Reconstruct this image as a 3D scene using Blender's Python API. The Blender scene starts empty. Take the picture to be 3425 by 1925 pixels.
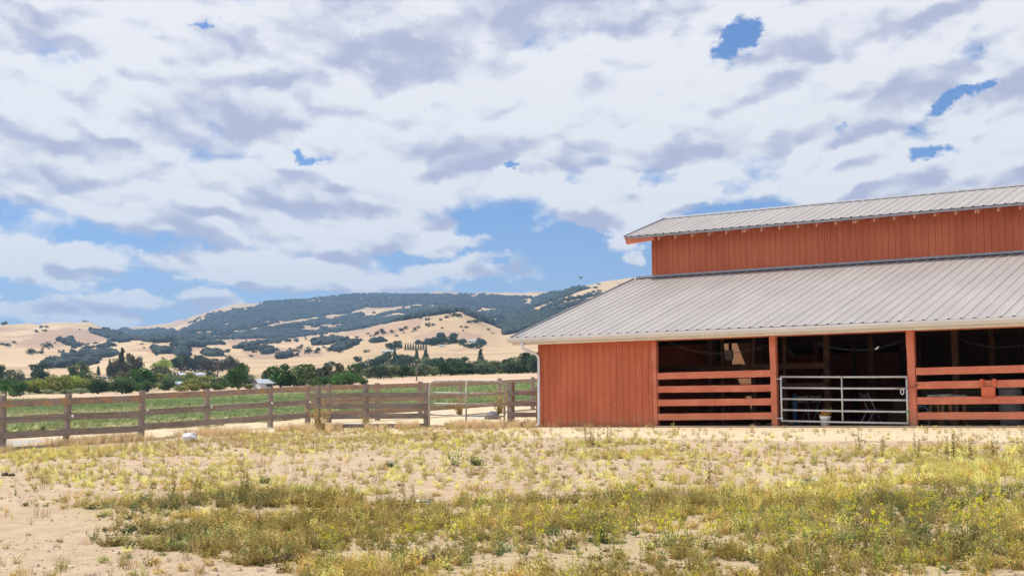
import bpy, math, random
import numpy as np
from mathutils import Matrix, Vector
random.seed(7); rng = np.random.default_rng(11)
sc = bpy.context.scene
FT = .3048
# ------------------------------------------------------------------ camera
F_PX = 4635.81; YAW = -.5915; PITCH = .0905; ROLL = -.0056
CAM = np.array([22.3513, -33.5334, .391])
def axes():
    cy, sy = math.cos(YAW), math.sin(YAW)
    f0 = np.array([sy, cy, 0]); r0 = np.array([cy, -sy, 0]); u0 = np.array([0, 0, 1.])
    f = f0*math.cos(PITCH)+u0*math.sin(PITCH); u = u0*math.cos(PITCH)-f0*math.sin(PITCH)
    r = r0*math.cos(ROLL)+u*math.sin(ROLL); u2 = u*math.cos(ROLL)-r0*math.sin(ROLL)
    return r, u2, f
RX, UX, FX = axes()
cam = bpy.data.cameras.new('camera'); camo = bpy.data.objects.new('camera', cam); sc.collection.objects.link(camo)
cam.sensor_width = 36; cam.lens = F_PX/3425*36; cam.clip_end = 30000; cam.clip_start = .1
M = Matrix.Identity(4)
for i in range(3):
    M[i][0] = RX[i]; M[i][1] = UX[i]; M[i][2] = -FX[i]; M[i][3] = CAM[i]
camo.matrix_world = M
sc.camera = camo
# ------------------------------------------------------------------ sun and sky
SV = Vector((-.62, -.15, 1)).normalized()
EL = math.asin(SV.z); AZ = math.atan2(SV.x, SV.y)
sun = bpy.data.lights.new('sun', 'SUN'); sun.energy = 4.4; sun.angle = math.radians(.53); sun.color = (1, .955, .88)
suno = bpy.data.objects.new('sun', sun); sc.collection.objects.link(suno)
suno.rotation_euler = SV.to_track_quat('Z', 'Y').to_euler()
sc.view_settings.view_transform = 'Standard'; sc.view_settings.look = 'None'
sc.view_settings.exposure = 0; sc.view_settings.gamma = 1
world = bpy.data.worlds.new('World'); sc.world = world; world.use_nodes = True

class NT:
    """tiny helper to write node trees as expressions"""
    def __init__(s, tree): s.t = tree; s.n = tree.nodes; s.l = tree.links
    def node(s, typ, **kw):
        n = s.n.new(typ)
        for k, v in kw.items(): setattr(n, k, v)
        return n
    def put(s, inp, v):
        if isinstance(v, bpy.types.NodeSocket): s.l.new(v, inp)
        elif v is not None: inp.default_value = v
    def m(s, op, a, b=None, c=None, clamp=False):
        n = s.node('ShaderNodeMath', operation=op, use_clamp=clamp)
        s.put(n.inputs[0], a)
        if b is not None: s.put(n.inputs[1], b)
        if c is not None: s.put(n.inputs[2], c)
        return n.outputs[0]
    def mr(s, v, a, b, c=0., d=1., smooth=True):
        n = s.node('ShaderNodeMapRange', interpolation_type='SMOOTHSTEP' if smooth else 'LINEAR')
        for i, x in enumerate((v, a, b, c, d)): s.put(n.inputs[i], x)
        return n.outputs[0]
    def mix(s, f, a, b, mode='MIX'):
        n = s.node('ShaderNodeMix', data_type='RGBA', blend_type=mode)
        s.put(n.inputs[0], f); s.put(n.inputs[6], a); s.put(n.inputs[7], b)
        return n.outputs[2]
    def noise(s, vec, scale, detail=4, rough=.55, dist=0., dim='3D', color=False):
        n = s.node('ShaderNodeTexNoise', noise_dimensions=dim)
        if vec is not None: s.put(n.inputs['Vector'], vec)
        n.inputs['Scale'].default_value = scale; n.inputs['Detail'].default_value = detail
        n.inputs['Roughness'].default_value = rough; n.inputs['Distortion'].default_value = dist
        return n.outputs['Color' if color else 'Fac']
    def comb(s, x, y, z=0.):
        n = s.node('ShaderNodeCombineXYZ')
        for i, v in enumerate((x, y, z)): s.put(n.inputs[i], v)
        return n.outputs[0]
    def scalev(s, vec, sc_):
        n = s.node('ShaderNodeMapping'); s.put(n.inputs[0], vec); n.inputs['Scale'].default_value = sc_
        return n.outputs[0]
def c4(c): return (c[0], c[1], c[2], 1.)

def build_world():
    T = NT(world.node_tree); T.n.clear()
    out = T.node('ShaderNodeOutputWorld'); bg = T.node('ShaderNodeBackground'); T.l.new(bg.outputs[0], out.inputs[0])
    sky = T.node('ShaderNodeTexSky'); sky.sky_type = 'NISHITA'; sky.sun_disc = False
    sky.sun_elevation = EL; sky.sun_rotation = AZ; sky.air_density = 1.0; sky.dust_density = .3; sky.ozone_density = 2.0; sky.altitude = 100
    tc = T.node('ShaderNodeTexCoord'); sep = T.node('ShaderNodeSeparateXYZ'); T.l.new(tc.outputs['Generated'], sep.inputs[0])
    X, Y, Z = sep.outputs
    az = T.m('SUBTRACT', T.m('ARCTAN2', X, Y), YAW)             # azimuth from the view direction (world space)
    V = T.m('ARCSINE', Z)
    Vp = T.m('MAXIMUM', V, -.02)
    # cloud layer coordinates (plane seen in perspective, bent down at the horizon)
    inv = T.m('DIVIDE', 1., T.m('ADD', Vp, .13))
    q = T.comb(T.m('MULTIPLY', az, T.m('MULTIPLY', inv, .75)), T.m('MULTIPLY', inv, .62), 0.)
    q2 = T.comb(T.m('MULTIPLY', az, 1.), T.m('MULTIPLY', V, 1.8), 0.)
    n1 = T.noise(q, 2.3, 5, .52, .15)
    def vor(vec, scale, detail=2., rough=.5):
        n = T.node('ShaderNodeTexVoronoi', feature='SMOOTH_F1', voronoi_dimensions='2D'); T.put(n.inputs['Vector'], vec)
        n.inputs['Scale'].default_value = scale; n.inputs['Detail'].default_value = detail; n.inputs['Roughness'].default_value = rough; n.inputs['Smoothness'].default_value = .6
        return T.m('SUBTRACT', 1., n.outputs['Distance'])
    warp = T.node('ShaderNodeVectorMath', operation='SCALE'); T.put(warp.inputs[0], T.noise(T.comb(az, T.m('MULTIPLY', V, 1.6)), 14., 5, .6, color=True)); warp.inputs['Scale'].default_value = .075
    def field(du, dv):
        vv = T.m('MAXIMUM', T.m('ADD', V, dv), -.03)
        p = T.comb(T.m('MULTIPLY', T.m('ADD', az, du), T.m('DIVIDE', .33, T.m('ADD', vv, .13))), T.m('MULTIPLY', T.m('LOGARITHM', T.m('ADD', vv, .07), math.e), .52))
        ad = T.node('ShaderNodeVectorMath', operation='ADD'); T.put(ad.inputs[0], p); T.put(ad.inputs[1], warp.outputs[0]); p = ad.outputs[0]
        return T.m('ADD', T.m('MULTIPLY', vor(p, 9.), .62), T.m('MULTIPLY', T.noise(p, 9., 6, .55), .5))
    n2 = field(0., 0.); n2u = field(-.0035, .0085)
    # lower edge of the big cloud sheet: V as a function of azimuth
    fc = T.node('ShaderNodeFloatCurve'); cu = fc.mapping.curves[0]
    pts = [(-300, 575), (0, 580), (250, 600), (430, 630), (620, 650), (860, 640), (950, 600), (1180, 545), (1260, 515), (1400, 500), (1440, 455), (1600, 470), (1800, 455), (1870, 435), (2050, 448), (2200, 430), (2300, 385), (2420, 370), (2576, 330), (2900, 330)]
    def P2A(x, y):   # 2576-scale photo position -> azimuth, elevation
        d = FX + RX*((x*1.3296-1712.5)/F_PX) - UX*((y*1.3296-962.5)/F_PX); d /= np.linalg.norm(d)
        return math.atan2(d[0], d[1])-YAW, math.asin(d[2])
    A = [P2A(*p) for p in pts]
    xs = [(a+.5) for a, v in A]; ys = [v*2 for a, v in A]
    while len(cu.points) < len(xs)+2: cu.points.new(.5, .5)
    allp = [(0, ys[0])]+list(zip(xs, ys))+[(1, ys[-1])]
    for p, (a, b) in zip(cu.points, allp): p.location = (a, b); p.handle_type = 'AUTO'
    fc.mapping.update()
    T.put(fc.inputs[1], T.m('ADD', az, .5, clamp=True))
    B = T.m('MULTIPLY', fc.outputs[0], .5)
    cov = T.mr(T.m('SUBTRACT', V, B), -.024, .020, -.85, 1.1, smooth=False)
    ws = T.node('ShaderNodeSeparateColor'); T.l.new(T.noise(T.comb(az, T.m('MULTIPLY', V, 1.6), 5.), 26., 6, .65, color=True), ws.inputs[0])
    azw = T.m('ADD', az, T.m('MULTIPLY', T.m('SUBTRACT', ws.outputs[0], .5), .085)); Vw = T.m('ADD', V, T.m('MULTIPLY', T.m('SUBTRACT', ws.outputs[1], .5), .04))
    # single small clouds below the sheet, and gaps in the sheet: azimuth/elevation ellipses
    def ell(x, y, rx, ry, amp, tilt=0.):
        a, v = P2A(x, y); sx = rx*1.3296/F_PX; sy = ry*1.3296/F_PX
        du = T.m('SUBTRACT', azw, a); dv = T.m('SUBTRACT', Vw, v)
        if tilt: dv = T.m('SUBTRACT', dv, T.m('MULTIPLY', du, tilt))
        e = T.m('ADD', T.m('POWER', T.m('ABSOLUTE', T.m('DIVIDE', du, sx)), 2.), T.m('POWER', T.m('ABSOLUTE', T.m('DIVIDE', dv, sy)), 2.))
        return T.m('MULTIPLY', T.m('EXPONENT', T.m('MULTIPLY', e, -.62)), amp)
    small = [(60, 650, 150, 42, .75), (170, 695, 120, 15, .7), (640, 672, 215, 32, 1.0), (1060, 608, 140, 32, 1.0),
             (1180, 668, 140, 34, 1.05), (1565, 535, 105, 46, 1.5), (1640, 572, 75, 26, 1.), (330, 750, 90, 17, 1.1), (290, 792, 90, 24, .95),
             (130, 788, 110, 24, 1.), (500, 772, 110, 26, 1.), (890, 716, 160, 28, 1.), (760, 700, 80, 16, .6), (410, 665, 60, 14, .5), (600, 716, 120, 14, .5), (5, 742, 36, 15, .7), (1632, 646, 24, 19, .7), (2130, 505, 120, 20, .7),
             (1775, 498, 20, 15, .7), (2330, 490, 300, 75, 1.0), (2480, 440, 200, 70, .85), (875, 655, 26, 14, .6), (1720, 700, 120, 16, .2)]
    pos = None
    for s_ in small:
        e = ell(*s_); pos = e if pos is None else T.m('MAXIMUM', pos, e)
    cov = T.m('ADD', T.m('MAXIMUM', cov, -.85), T.m('MULTIPLY', T.m('SUBTRACT', pos, .16), 2.3))
    holes = [(1850, 105, 38, 42, 1.3, 0), (552, 65, 22, 12, 1.1, 0), (764, 386, 46, 13, 1.25, 0), (2450, 212, 42, 16, 1.2, .35), (2370, 262, 56, 15, 1.3, .35),
             (2325, 388, 42, 18, 1.25, 0), (1283, 425, 10, 7, 1.1, 0), (2140, 322, 20, 14, .6, 0), (2470, 110, 70, 40, .45, 0), (330, 605, 160, 20, .4, 0)]
    neg = None
    for s_ in holes:
        e = ell(*s_); neg = e if neg is None else T.m('MAXIMUM', neg, e)
    cov = T.m('MINIMUM', cov, 1.15)
    nn = T.m('ADD', T.m('MULTIPLY', n1, .35), T.m('MULTIPLY', T.m('SUBTRACT', n2, .2), .65))
    fine = T.noise(T.comb(az, T.m('MULTIPLY', V, 1.4), 9.), 34., 7, .62)
    dens = T.m('ADD', T.m('ADD', T.m('MULTIPLY', T.m('SUBTRACT', nn, .24), 3.6), T.m('MULTIPLY', T.m('SUBTRACT', fine, .5), 1.5)), cov)
    dens0 = dens; dens = T.m('SUBTRACT', T.m('MINIMUM', dens, .95), T.m('MULTIPLY', neg, 1.35)); dens = T.m('ADD', dens, T.m('MULTIPLY', T.m('MULTIPLY', T.m('SUBTRACT', fine, .5), 3.), T.m('MINIMUM', T.m('MULTIPLY', neg, 1.3), 1.)))
    mask = T.mr(dens, -.2, .62)
    # light and grey parts of the clouds
    relief = T.m('MULTIPLY', T.m('SUBTRACT', n2, n2u), 7.5)
    n3 = T.noise(T.comb(az, T.m('MULTIPLY', V, 2.4), 3.), 6.5, 5, .55, .5)
    thick = T.mr(dens0, .5, 1.9)
    sh = T.m('ADD', T.m('ADD', .98, relief), T.m('MULTIPLY', T.m('SUBTRACT', n3, .53), 2.7))
    sh = T.m('ADD', sh, T.m('MULTIPLY', T.m('SUBTRACT', T.noise(T.comb(az, T.m('MULTIPLY', V, 1.5), 2.), 24., 6, .6), .5), 1.5))
    sh = T.m('ADD', T.m('SUBTRACT', sh, T.m('MULTIPLY', thick, .34)), T.mr(T.m('SUBTRACT', V, B), -.02, .02, .42, 0.))
    sh = T.mr(sh, -.35, 1.35)
    ccol = T.mix(sh, c4((.50, .525, .685)), c4((.93, .93, .95)))
    skyc = T.mix(1., sky.outputs[0], c4((.060, .083, .122)), 'MULTIPLY')
    lowhaze = T.mr(V, .0, .17, .62, .0)
    skyc = T.mix(lowhaze, skyc, c4((.54, .69, .93)))
    col = T.mix(T.m('MULTIPLY', mask, T.mr(V, .03, .12, .72, 1.)), skyc, ccol)
    T.put(bg.inputs[0], col); bg.inputs[1].default_value = 1.
build_world()

# ------------------------------------------------------------------ generic helpers
def link(o): sc.collection.objects.link(o); return o
def tag(o, label=None, cat=None, group=None, kind=None):
    if label: o['label'] = label
    if cat: o['category'] = cat
    if group: o['group'] = group
    if kind: o['kind'] = kind
    return o
def empty(name, loc=(0, 0, 0), rz=0.):
    o = link(bpy.data.objects.new(name, None)); o.location = loc; o.rotation_euler = (0, 0, rz); o.empty_display_size = .1
    return o
def cam_s(X, Y): return (X-CAM[0])*math.sin(YAW)+(Y-CAM[1])*math.cos(YAW)
def pixdir(x, y):          # photo pixel (3425 wide) -> direction
    return FX+RX*((x-1712.5)/F_PX)-UX*((y-962.5)/F_PX)
def at_s(x, y, s):         # the point seen at a photo pixel, s metres ahead
    d = pixdir(x, y); h = d[0]*math.sin(YAW)+d[1]*math.cos(YAW)
    return CAM+d*(s/h)
def on_Y(x, y, Yp):
    d = pixdir(x, y); return CAM+d*((Yp-CAM[1])/d[1])
def project(P):
    d = P-CAM; w = d@FX
    return 1712.5+F_PX*(d@RX)/w, 962.5-F_PX*(d@UX)/w
def smooth(x, a, b):
    t = np.clip((x-a)/(b-a), 0, 1); return t*t*(3-2*t)
def _h(i, j, k=0):
    v = np.sin(i*127.1+j*311.7+k*74.7)*43758.5453; return v-np.floor(v)
def vnoise(x, y, k=0):
    i = np.floor(x); j = np.floor(y); fx = x-i; fy = y-j; fx = fx*fx*(3-2*fx); fy = fy*fy*(3-2*fy)
    return (_h(i, j, k)*(1-fx)+_h(i+1, j, k)*fx)*(1-fy)+(_h(i, j+1, k)*(1-fx)+_h(i+1, j+1, k)*fx)*fy
def fbm(x, y, o=4, k=0):
    a = .5; s = 0; t = 0
    for i in range(o): s = s+a*vnoise(x, y, k+i*3); t += a; x = x*2.03+5.1; y = y*2.03+1.7; a *= .5
    return s/t
def mesh_np(name, V, F, mat=None, col=None, parent=None, smooth_=False):
    V = np.asarray(V, dtype=np.float32); F = np.asarray(F, dtype=np.int32)
    me = bpy.data.meshes.new(name); n = F.shape[1]
    me.vertices.add(len(V)); me.vertices.foreach_set('co', V.ravel())
    me.loops.add(F.size); me.loops.foreach_set('vertex_index', F.ravel())
    me.polygons.add(len(F)); me.polygons.foreach_set('loop_start', np.arange(0, F.size, n, dtype=np.int32))
    me.polygons.foreach_set('loop_total', np.full(len(F), n, dtype=np.int32))
    if smooth_: me.polygons.foreach_set('use_smooth', np.ones(len(F), dtype=bool))
    me.update(calc_edges=True)
    if col is not None:
        a = me.color_attributes.new('col', 'FLOAT_COLOR', 'POINT')
        c = np.ones((len(V), 4), dtype=np.float32); c[:, :3] = col; a.data.foreach_set('color', c.ravel())
    if mat: me.materials.append(mat)
    o = link(bpy.data.objects.new(name, me))
    if parent: o.parent = parent
    return o
class MB:
    def __init__(s): s.v = []; s.f = []
    def quad(s, a, b, c, d):
        i = len(s.v); s.v += [tuple(a), tuple(b), tuple(c), tuple(d)]; s.f.append((i, i+1, i+2, i+3)); return s
    def poly(s, pts): i = len(s.v); s.v += [tuple(p) for p in pts]; s.f.append(tuple(range(i, i+len(pts)))); return s
    def box(s, x0, x1, y0, y1, z0, z1):
        i = len(s.v); s.v += [(x, y, z) for z in (z0, z1) for y in (y0, y1) for x in (x0, x1)]
        s.f += [tuple(i+k for k in q) for q in ((0, 2, 3, 1), (4, 5, 7, 6), (0, 1, 5, 4), (2, 6, 7, 3), (0, 4, 6, 2), (1, 3, 7, 5))]
        return s
    def bar(s, a, b, w, h, up=(0, 0, 1), jit=0., seg=1):
        """a board from a to b, w thick sideways, h tall"""
        a = Vector(a); b = Vector(b); d = (b-a).normalized(); up = Vector(up); side = d.cross(up).normalized(); u = side.cross(d)
        i = len(s.v)
        for k in range(seg+1):
            c = a.lerp(b, k/seg)
            j = [random.uniform(-jit, jit) for _ in range(8)]
            for q, (p, r) in enumerate(((-1, -1), (1, -1), (1, 1), (-1, 1))):
                s.v.append(tuple(c+side*(p*w/2+j[q]*.5)+u*(r*h/2+j[q+4])))
        for k in range(seg):
            o = i+4*k
            for q in range(4): s.f.append((o+q, o+(q+1) % 4, o+4+(q+1) % 4, o+4+q))
        s.f.append((i+3, i+2, i+1, i)); o = i+4*seg; s.f.append((o, o+1, o+2, o+3))
        return s
    def tube(s, pts, r, n=8, cap=True):
        pts = [Vector(p) for p in pts]; i = len(s.v); rs = r if isinstance(r, (list, tuple)) else [r]*len(pts)
        prev = None
        for k, p in enumerate(pts):
            d = (pts[min(k+1, len(pts)-1)]-pts[max(k-1, 0)]).normalized()
            if prev is None:
                prev = d.cross(Vector((0, 0, 1)) if abs(d.z) < .9 else Vector((1, 0, 0))).normalized()
            a = (prev-d*prev.dot(d)).normalized(); prev = a; b = d.cross(a)
            for q in range(n):
                t = 2*math.pi*q/n; s.v.append(tuple(p+(a*math.cos(t)+b*math.sin(t))*rs[k]))
        for k in range(len(pts)-1):
            for q in range(n): s.f.append((i+k*n+q, i+k*n+(q+1) % n, i+(k+1)*n+(q+1) % n, i+(k+1)*n+q))
        if cap: s.f.append(tuple(i+q for q in reversed(range(n)))); o = i+(len(pts)-1)*n; s.f.append(tuple(o+q for q in range(n)))
        return s
    def lathe(s, c, prof, n=24, cap=True):
        i = len(s.v)
        for r, z in prof:
            for q in range(n): t = 2*math.pi*q/n; s.v.append((c[0]+r*math.cos(t), c[1]+r*math.sin(t), c[2]+z))
        for k in range(len(prof)-1):
            for q in range(n): s.f.append((i+k*n+q, i+k*n+(q+1) % n, i+(k+1)*n+(q+1) % n, i+(k+1)*n+q))
        if cap: s.f.append(tuple(i+q for q in reversed(range(n)))); o = i+(len(prof)-1)*n; s.f.append(tuple(o+q for q in range(n)))
        return s
    def build(s, name, mat, parent=None, bevel=0., sm=False):
        me = bpy.data.meshes.new(name); me.from_pydata(s.v, [], s.f); me.validate(); me.update()
        if mat: me.materials.append(mat)
        if sm: me.polygons.foreach_set('use_smooth', [True]*len(me.polygons))
        o = link(bpy.data.objects.new(name, me))
        if parent: o.parent = parent
        if bevel:
            m = o.modifiers.new('bevel', 'BEVEL'); m.width = bevel; m.segments = 1; m.limit_method = 'ANGLE'
        return o

# ------------------------------------------------------------------ materials
def mat(name, fn, rough=.8, metal=0.):
    m = bpy.data.materials.new(name); m.use_nodes = True; T = NT(m.node_tree)
    b = m.node_tree.nodes['Principled BSDF']; b.inputs['Roughness'].default_value = rough; b.inputs['Metallic'].default_value = metal
    T.b = b; T.co = T.node('ShaderNodeTexCoord').outputs['Object']; T.geo = T.node('ShaderNodeNewGeometry')
    fn(T); return m
def bump(T, h, strength=.3, dist=.01):
    n = T.node('ShaderNodeBump'); n.inputs['Strength'].default_value = strength; n.inputs['Distance'].default_value = dist
    T.put(n.inputs['Height'], h); T.l.new(n.outputs[0], T.b.inputs['Normal'])
def attr(T, name='col', ch='Color'):
    n = T.node('ShaderNodeAttribute'); n.attribute_name = name; return n.outputs[ch]
def plain(c1, c2, scale=6., rough=.8, metal=0., b=.0, stretch=(1, 1, 1)):
    def fn(T):
        v = T.scalev(T.co, stretch); n = T.noise(v, scale, 6, .6)
        T.put(T.b.inputs['Base Color'], T.mix(T.mr(n, .3, .7), c4(c1), c4(c2)))
        if b: bump(T, n, b, .01)
    return fn
def f_red(T):
    big = T.noise(T.scalev(T.co, (1, 1, .35)), 1.3, 5, .6)
    fine = T.noise(T.scalev(T.co, (1, 1, .06)), 42., 4, .6)
    c = T.mix(T.mr(big, .3, .72), c4((.50, .115, .048)), c4((.64, .17, .075)))
    c = T.mix(T.m('MULTIPLY', fine, .35), c, c4((.31, .075, .04)))
    fade = T.mr(T.noise(T.scalev(T.co, (1.5, 1, .22)), 3.1, 6, .7), .5, .8, 0, .5); c = T.mix(fade, c, c4((.62, .22, .13)))
    stain = T.mr(T.noise(T.scalev(T.co, (5, 1, .35)), 2.3, 5, .7), .58, .78, 0, .5); c = T.mix(stain, c, c4((.30, .085, .05)))
    spots = T.mr(T.noise(T.co, 19., 3, .5), .70, .74)
    c = T.mix(spots, c, c4((.75, .5, .38)))
    sep = T.node('ShaderNodeSeparateXYZ'); T.l.new(T.co, sep.inputs[0])
    dirt = T.m('MULTIPLY', T.mr(sep.outputs[2], .0, .5, 1.3, 0.), T.mr(T.noise(T.co, 5., 5, .65), .35, .68))
    c = T.mix(T.m('MULTIPLY', dirt, .6), c, c4((.36, .22, .13)))
    T.put(T.b.inputs['Base Color'], c); bump(T, fine, .35, .004)
M_red = mat('red_siding', f_red, .72)
def f_redtrim(T):
    big = T.noise(T.scalev(T.co, (1, 1, 1)), 2.1, 5, .6)
    fine = T.noise(T.scalev(T.co, (.4, 1, 3)), 22., 5, .65)
    c = T.mix(T.mr(big, .3, .72), c4((.60, .165, .09)), c4((.74, .25, .145)))
    c = T.mix(T.mr(fine, .5, .8), c, c4((.42, .09, .045)))
    chips = T.m('MULTIPLY', T.mr(T.noise(T.scalev(T.co, (2.2, 1, .55)), 16., 4, .6), .66, .72), T.mr(big, .42, .6))
    c = T.mix(chips, c, c4((.68, .50, .38)))
    sep = T.node('ShaderNodeSeparateXYZ'); T.l.new(T.co, sep.inputs[0])
    dirt = T.m('MULTIPLY', T.mr(sep.outputs[2], .0, .5, 1., 0.), T.mr(T.noise(T.co, 7., 5, .65), .35, .62))
    c = T.mix(T.m('MULTIPLY', dirt, .7), c, c4((.40, .25, .15)))
    T.put(T.b.inputs['Base Color'], c); bump(T, fine, .4, .005)
M_trim = mat('red_painted_board', f_redtrim, .7)
def f_roof(T):
    n = T.noise(T.scalev(T.co, (1, .25, 1)), 1.1, 6, .6); sp = T.noise(T.co, 13., 4, .6)
    sepx = T.node('ShaderNodeSeparateXYZ'); T.l.new(T.co, sepx.inputs[0])
    sheet = T.node('ShaderNodeTexWhiteNoise', noise_dimensions='1D')
    T.put(sheet.inputs['W'], T.m('FLOOR', T.m('DIVIDE', T.m('ADD', sepx.outputs[0], .05), .9144)))
    c = T.mix(T.mr(n, .3, .7), c4((.365, .335, .318)), c4((.425, .392, .37)))
    c = T.mix(T.m('MULTIPLY', sheet.outputs[0], .10), c, c4((.42, .40, .41)))
    c = T.mix(T.m('MULTIPLY', T.mr(sp, .68, .72), .5), c, c4((.8, .79, .77)))
    rust = T.mr(T.noise(T.scalev(T.co, (3, .3, 1)), 1.7, 6, .7), .56, .78)
    c = T.mix(T.m('MULTIPLY', rust, .3), c, c4((.52, .40, .32)))
    fx_ = T.m('FRACT', T.m('DIVIDE', T.m('ADD', sepx.outputs[0], .03), .3048)); fy_ = T.m('FRACT', T.m('DIVIDE', sepx.outputs[1], .72))
    scr = T.m('MULTIPLY', T.m('MULTIPLY', T.m('LESS_THAN', T.m('ABSOLUTE', T.m('SUBTRACT', fy_, .5)), .018), T.m('LESS_THAN', T.m('ABSOLUTE', T.m('SUBTRACT', fx_, .26)), .05)), .6)
    c = T.mix(scr, c, c4((.2, .18, .17)))
    strk = T.mr(T.noise(T.scalev(T.co, (7, .22, 1)), 1.2, 5, .65), .52, .72, 0, .38); c = T.mix(strk, c, c4((.33, .30, .295)))
    lapx = T.m('LESS_THAN', T.m('FRACT', T.m('DIVIDE', T.m('ADD', sepx.outputs[0], -.03), .9144)), .018); c = T.mix(T.m('MULTIPLY', lapx, .6), c, c4((.22, .2, .2)))
    T.put(T.b.inputs['Base Color'], c); T.put(T.b.inputs['Roughness'], T.mr(sp, .3, .7, .42, .6))
M_tail = mat('pale_red_board', plain((.78, .36, .24), (.86, .46, .33), 9), .7)  # paler red for the rafter tails
M_roof = mat('metal_roof', f_roof, .5, .08)
M_dark = mat('dark_closure', plain((.03, .03, .035), (.06, .06, .065)), .8)
M_flash = mat('grey_flashing', plain((.3, .31, .35), (.38, .39, .43), 5), .5, .3)
def f_gut(T):
    n = T.noise(T.scalev(T.co, (.3, 1, 1)), 4., 6, .6); drip = T.noise(T.scalev(T.co, (3, 1, .3)), 5., 5, .6)
    c = T.mix(T.mr(n, .3, .7), c4((.66, .635, .64)), c4((.74, .715, .71)))
    c = T.mix(T.m('MULTIPLY', T.mr(drip, .6, .75), .35), c, c4((.55, .45, .33)))
    T.put(T.b.inputs['Base Color'], c)
M_gutter = mat('white_gutter', f_gut, .45)
M_fascia = mat('cream_fascia', plain((.70, .60, .50), (.80, .72, .62), 7, stretch=(.3, 1, 1)), .7)
def f_wood(T, lichen=0., a=(.115, .085, .075), b=(.26, .20, .17)):
    g = T.noise(T.scalev(T.co, (1.2, 1.2, 14)), 3.2, 6, .65); big = T.noise(T.co, 1.1, 4, .6)
    c = T.mix(T.mr(g, .3, .7), c4(a), c4(b)); c = T.mix(T.mr(big, .35, .7, 0, .6), c, c4((.345, .295, .255)))
    if lichen:
        l = T.m('MULTIPLY', T.mr(T.noise(T.scalev(T.co, (1, 1, 2)), 3.4, 6, .7), .47, .62), lichen)
        c = T.mix(l, c, c4((.52, .26, .07)))
        l2 = T.mr(T.noise(T.co, 9., 5, .65), .62, .7, 0, .6); c = T.mix(l2, c, c4((.55, .45, .33)))
    cr = T.mr(T.noise(T.scalev(T.co, (.8, .8, 20)), 3., 3, .5), .66, .72)
    c = T.mix(T.m('MULTIPLY', cr, .7), c, c4((.04, .03, .028)))
    T.put(T.b.inputs['Base Color'], c); bump(T, g, .5, .008)
M_wood = mat('weathered_wood', lambda T: f_wood(T, .2, (.14, .118, .108), (.31, .262, .235)), .9)
M_lichen = mat('lichened_wood', lambda T: f_wood(T, .6, (.16, .125, .105), (.36, .28, .235)), .9)
M_tan = mat('pale_weathered_wood', lambda T: f_wood(T, .5, (.19, .145, .115), (.37, .29, .225)), .9)
M_galv = mat('galvanised_tube', plain((.52, .52, .54), (.66, .66, .68), 12), .4, .55)
M_gatesteel = mat('old_galvanised_tube', plain((.34, .31, .29), (.58, .55, .52), 9), .5, .2)
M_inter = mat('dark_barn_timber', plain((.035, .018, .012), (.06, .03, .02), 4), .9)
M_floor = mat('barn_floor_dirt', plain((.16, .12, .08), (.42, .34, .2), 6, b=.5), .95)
M_ply = mat('tan_panel', plain((.50, .24, .12), (.58, .29, .15), 2), .8)
M_white = mat('white_plastic', plain((.66, .68, .74), (.78, .8, .84), 4), .45)
M_leafo = mat('dried_orange_leaves', plain((.55, .24, .03), (.68, .42, .06), 18), .7)
M_blue = mat('blue_plastic', plain((.07, .16, .32), (.1, .22, .4), 4), .5)
M_green = mat('green_plastic', plain((.02, .3, .2), (.04, .38, .26), 4), .5)
M_redpl = mat('red_plastic', plain((.62, .13, .055), (.70, .17, .08), 4), .5)
M_hay = mat('hay', plain((.22, .16, .08), (.34, .26, .13), 20, b=.6, stretch=(1, 1, 3)), .95)
M_bulb = mat('white_bulb', plain((.8, .8, .78), (.85, .85, .82), 4), .3)
M_wire = mat('dark_wire', plain((.05, .045, .04), (.07, .06, .05), 4), .6)
M_rust = mat('rusty_chain', plain((.16, .09, .05), (.28, .17, .1), 30), .7, .3)
M_rock = mat('white_rock', plain((.62, .64, .68), (.78, .79, .8), 4, b=.4), .85)
M_clod = mat('dark_clod', plain((.055, .032, .022), (.14, .085, .055), 20, b=.6), .95)
M_tub = mat('grey_rubber', plain((.09, .09, .11), (.14, .14, .17), 5), .7)
M_bark = mat('bark', plain((.09, .065, .045), (.17, .13, .1), 5, stretch=(1, 1, .2)), .9)
M_pole = mat('utility_pole_wood', plain((.16, .12, .1), (.24, .19, .16), 5), .9)
M_house = mat('pale_house_wall', plain((.62, .62, .64), (.72, .72, .72), 1), .8)
M_hroof = mat('house_roof', plain((.34, .38, .45), (.45, .49, .55), 1), .7)
M_peach = mat('peach_stucco', plain((.62, .40, .27), (.68, .46, .33), 1), .8)
M_win = mat('window_glass_dark', plain((.03, .04, .06), (.05, .06, .08), 3), .15)
M_bird = mat('bird_feathers', plain((.07, .06, .06), (.16, .14, .13), 30), .7)
def f_cola(T, rough_noise=20., lo=.72, hi=1.25):
    c = attr(T); n = T.noise(T.co, rough_noise, 2, .5)
    v = T.mr(n, .3, .7, lo, hi)
    T.put(T.b.inputs['Base Color'], T.mix(1., c, T.comb(v, v, v), 'MULTIPLY'))
    T.b.inputs['Specular IOR Level'].default_value = .25
def leafy(name, trans=.25, rn=20.):
    m = bpy.data.materials.new(name); m.use_nodes = True; T = NT(m.node_tree); T.n.clear()
    out = T.node('ShaderNodeOutputMaterial'); d = T.node('ShaderNodeBsdfDiffuse'); t = T.node('ShaderNodeBsdfTranslucent'); mx = T.node('ShaderNodeMixShader')
    c = attr(T); T.put(d.inputs[0], c); T.put(t.inputs[0], c); mx.inputs[0].default_value = trans
    T.l.new(d.outputs[0], mx.inputs[1]); T.l.new(t.outputs[0], mx.inputs[2]); T.l.new(mx.outputs[0], out.inputs[0]); return m
M_weed = leafy('weed_leaf', .3)
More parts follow.
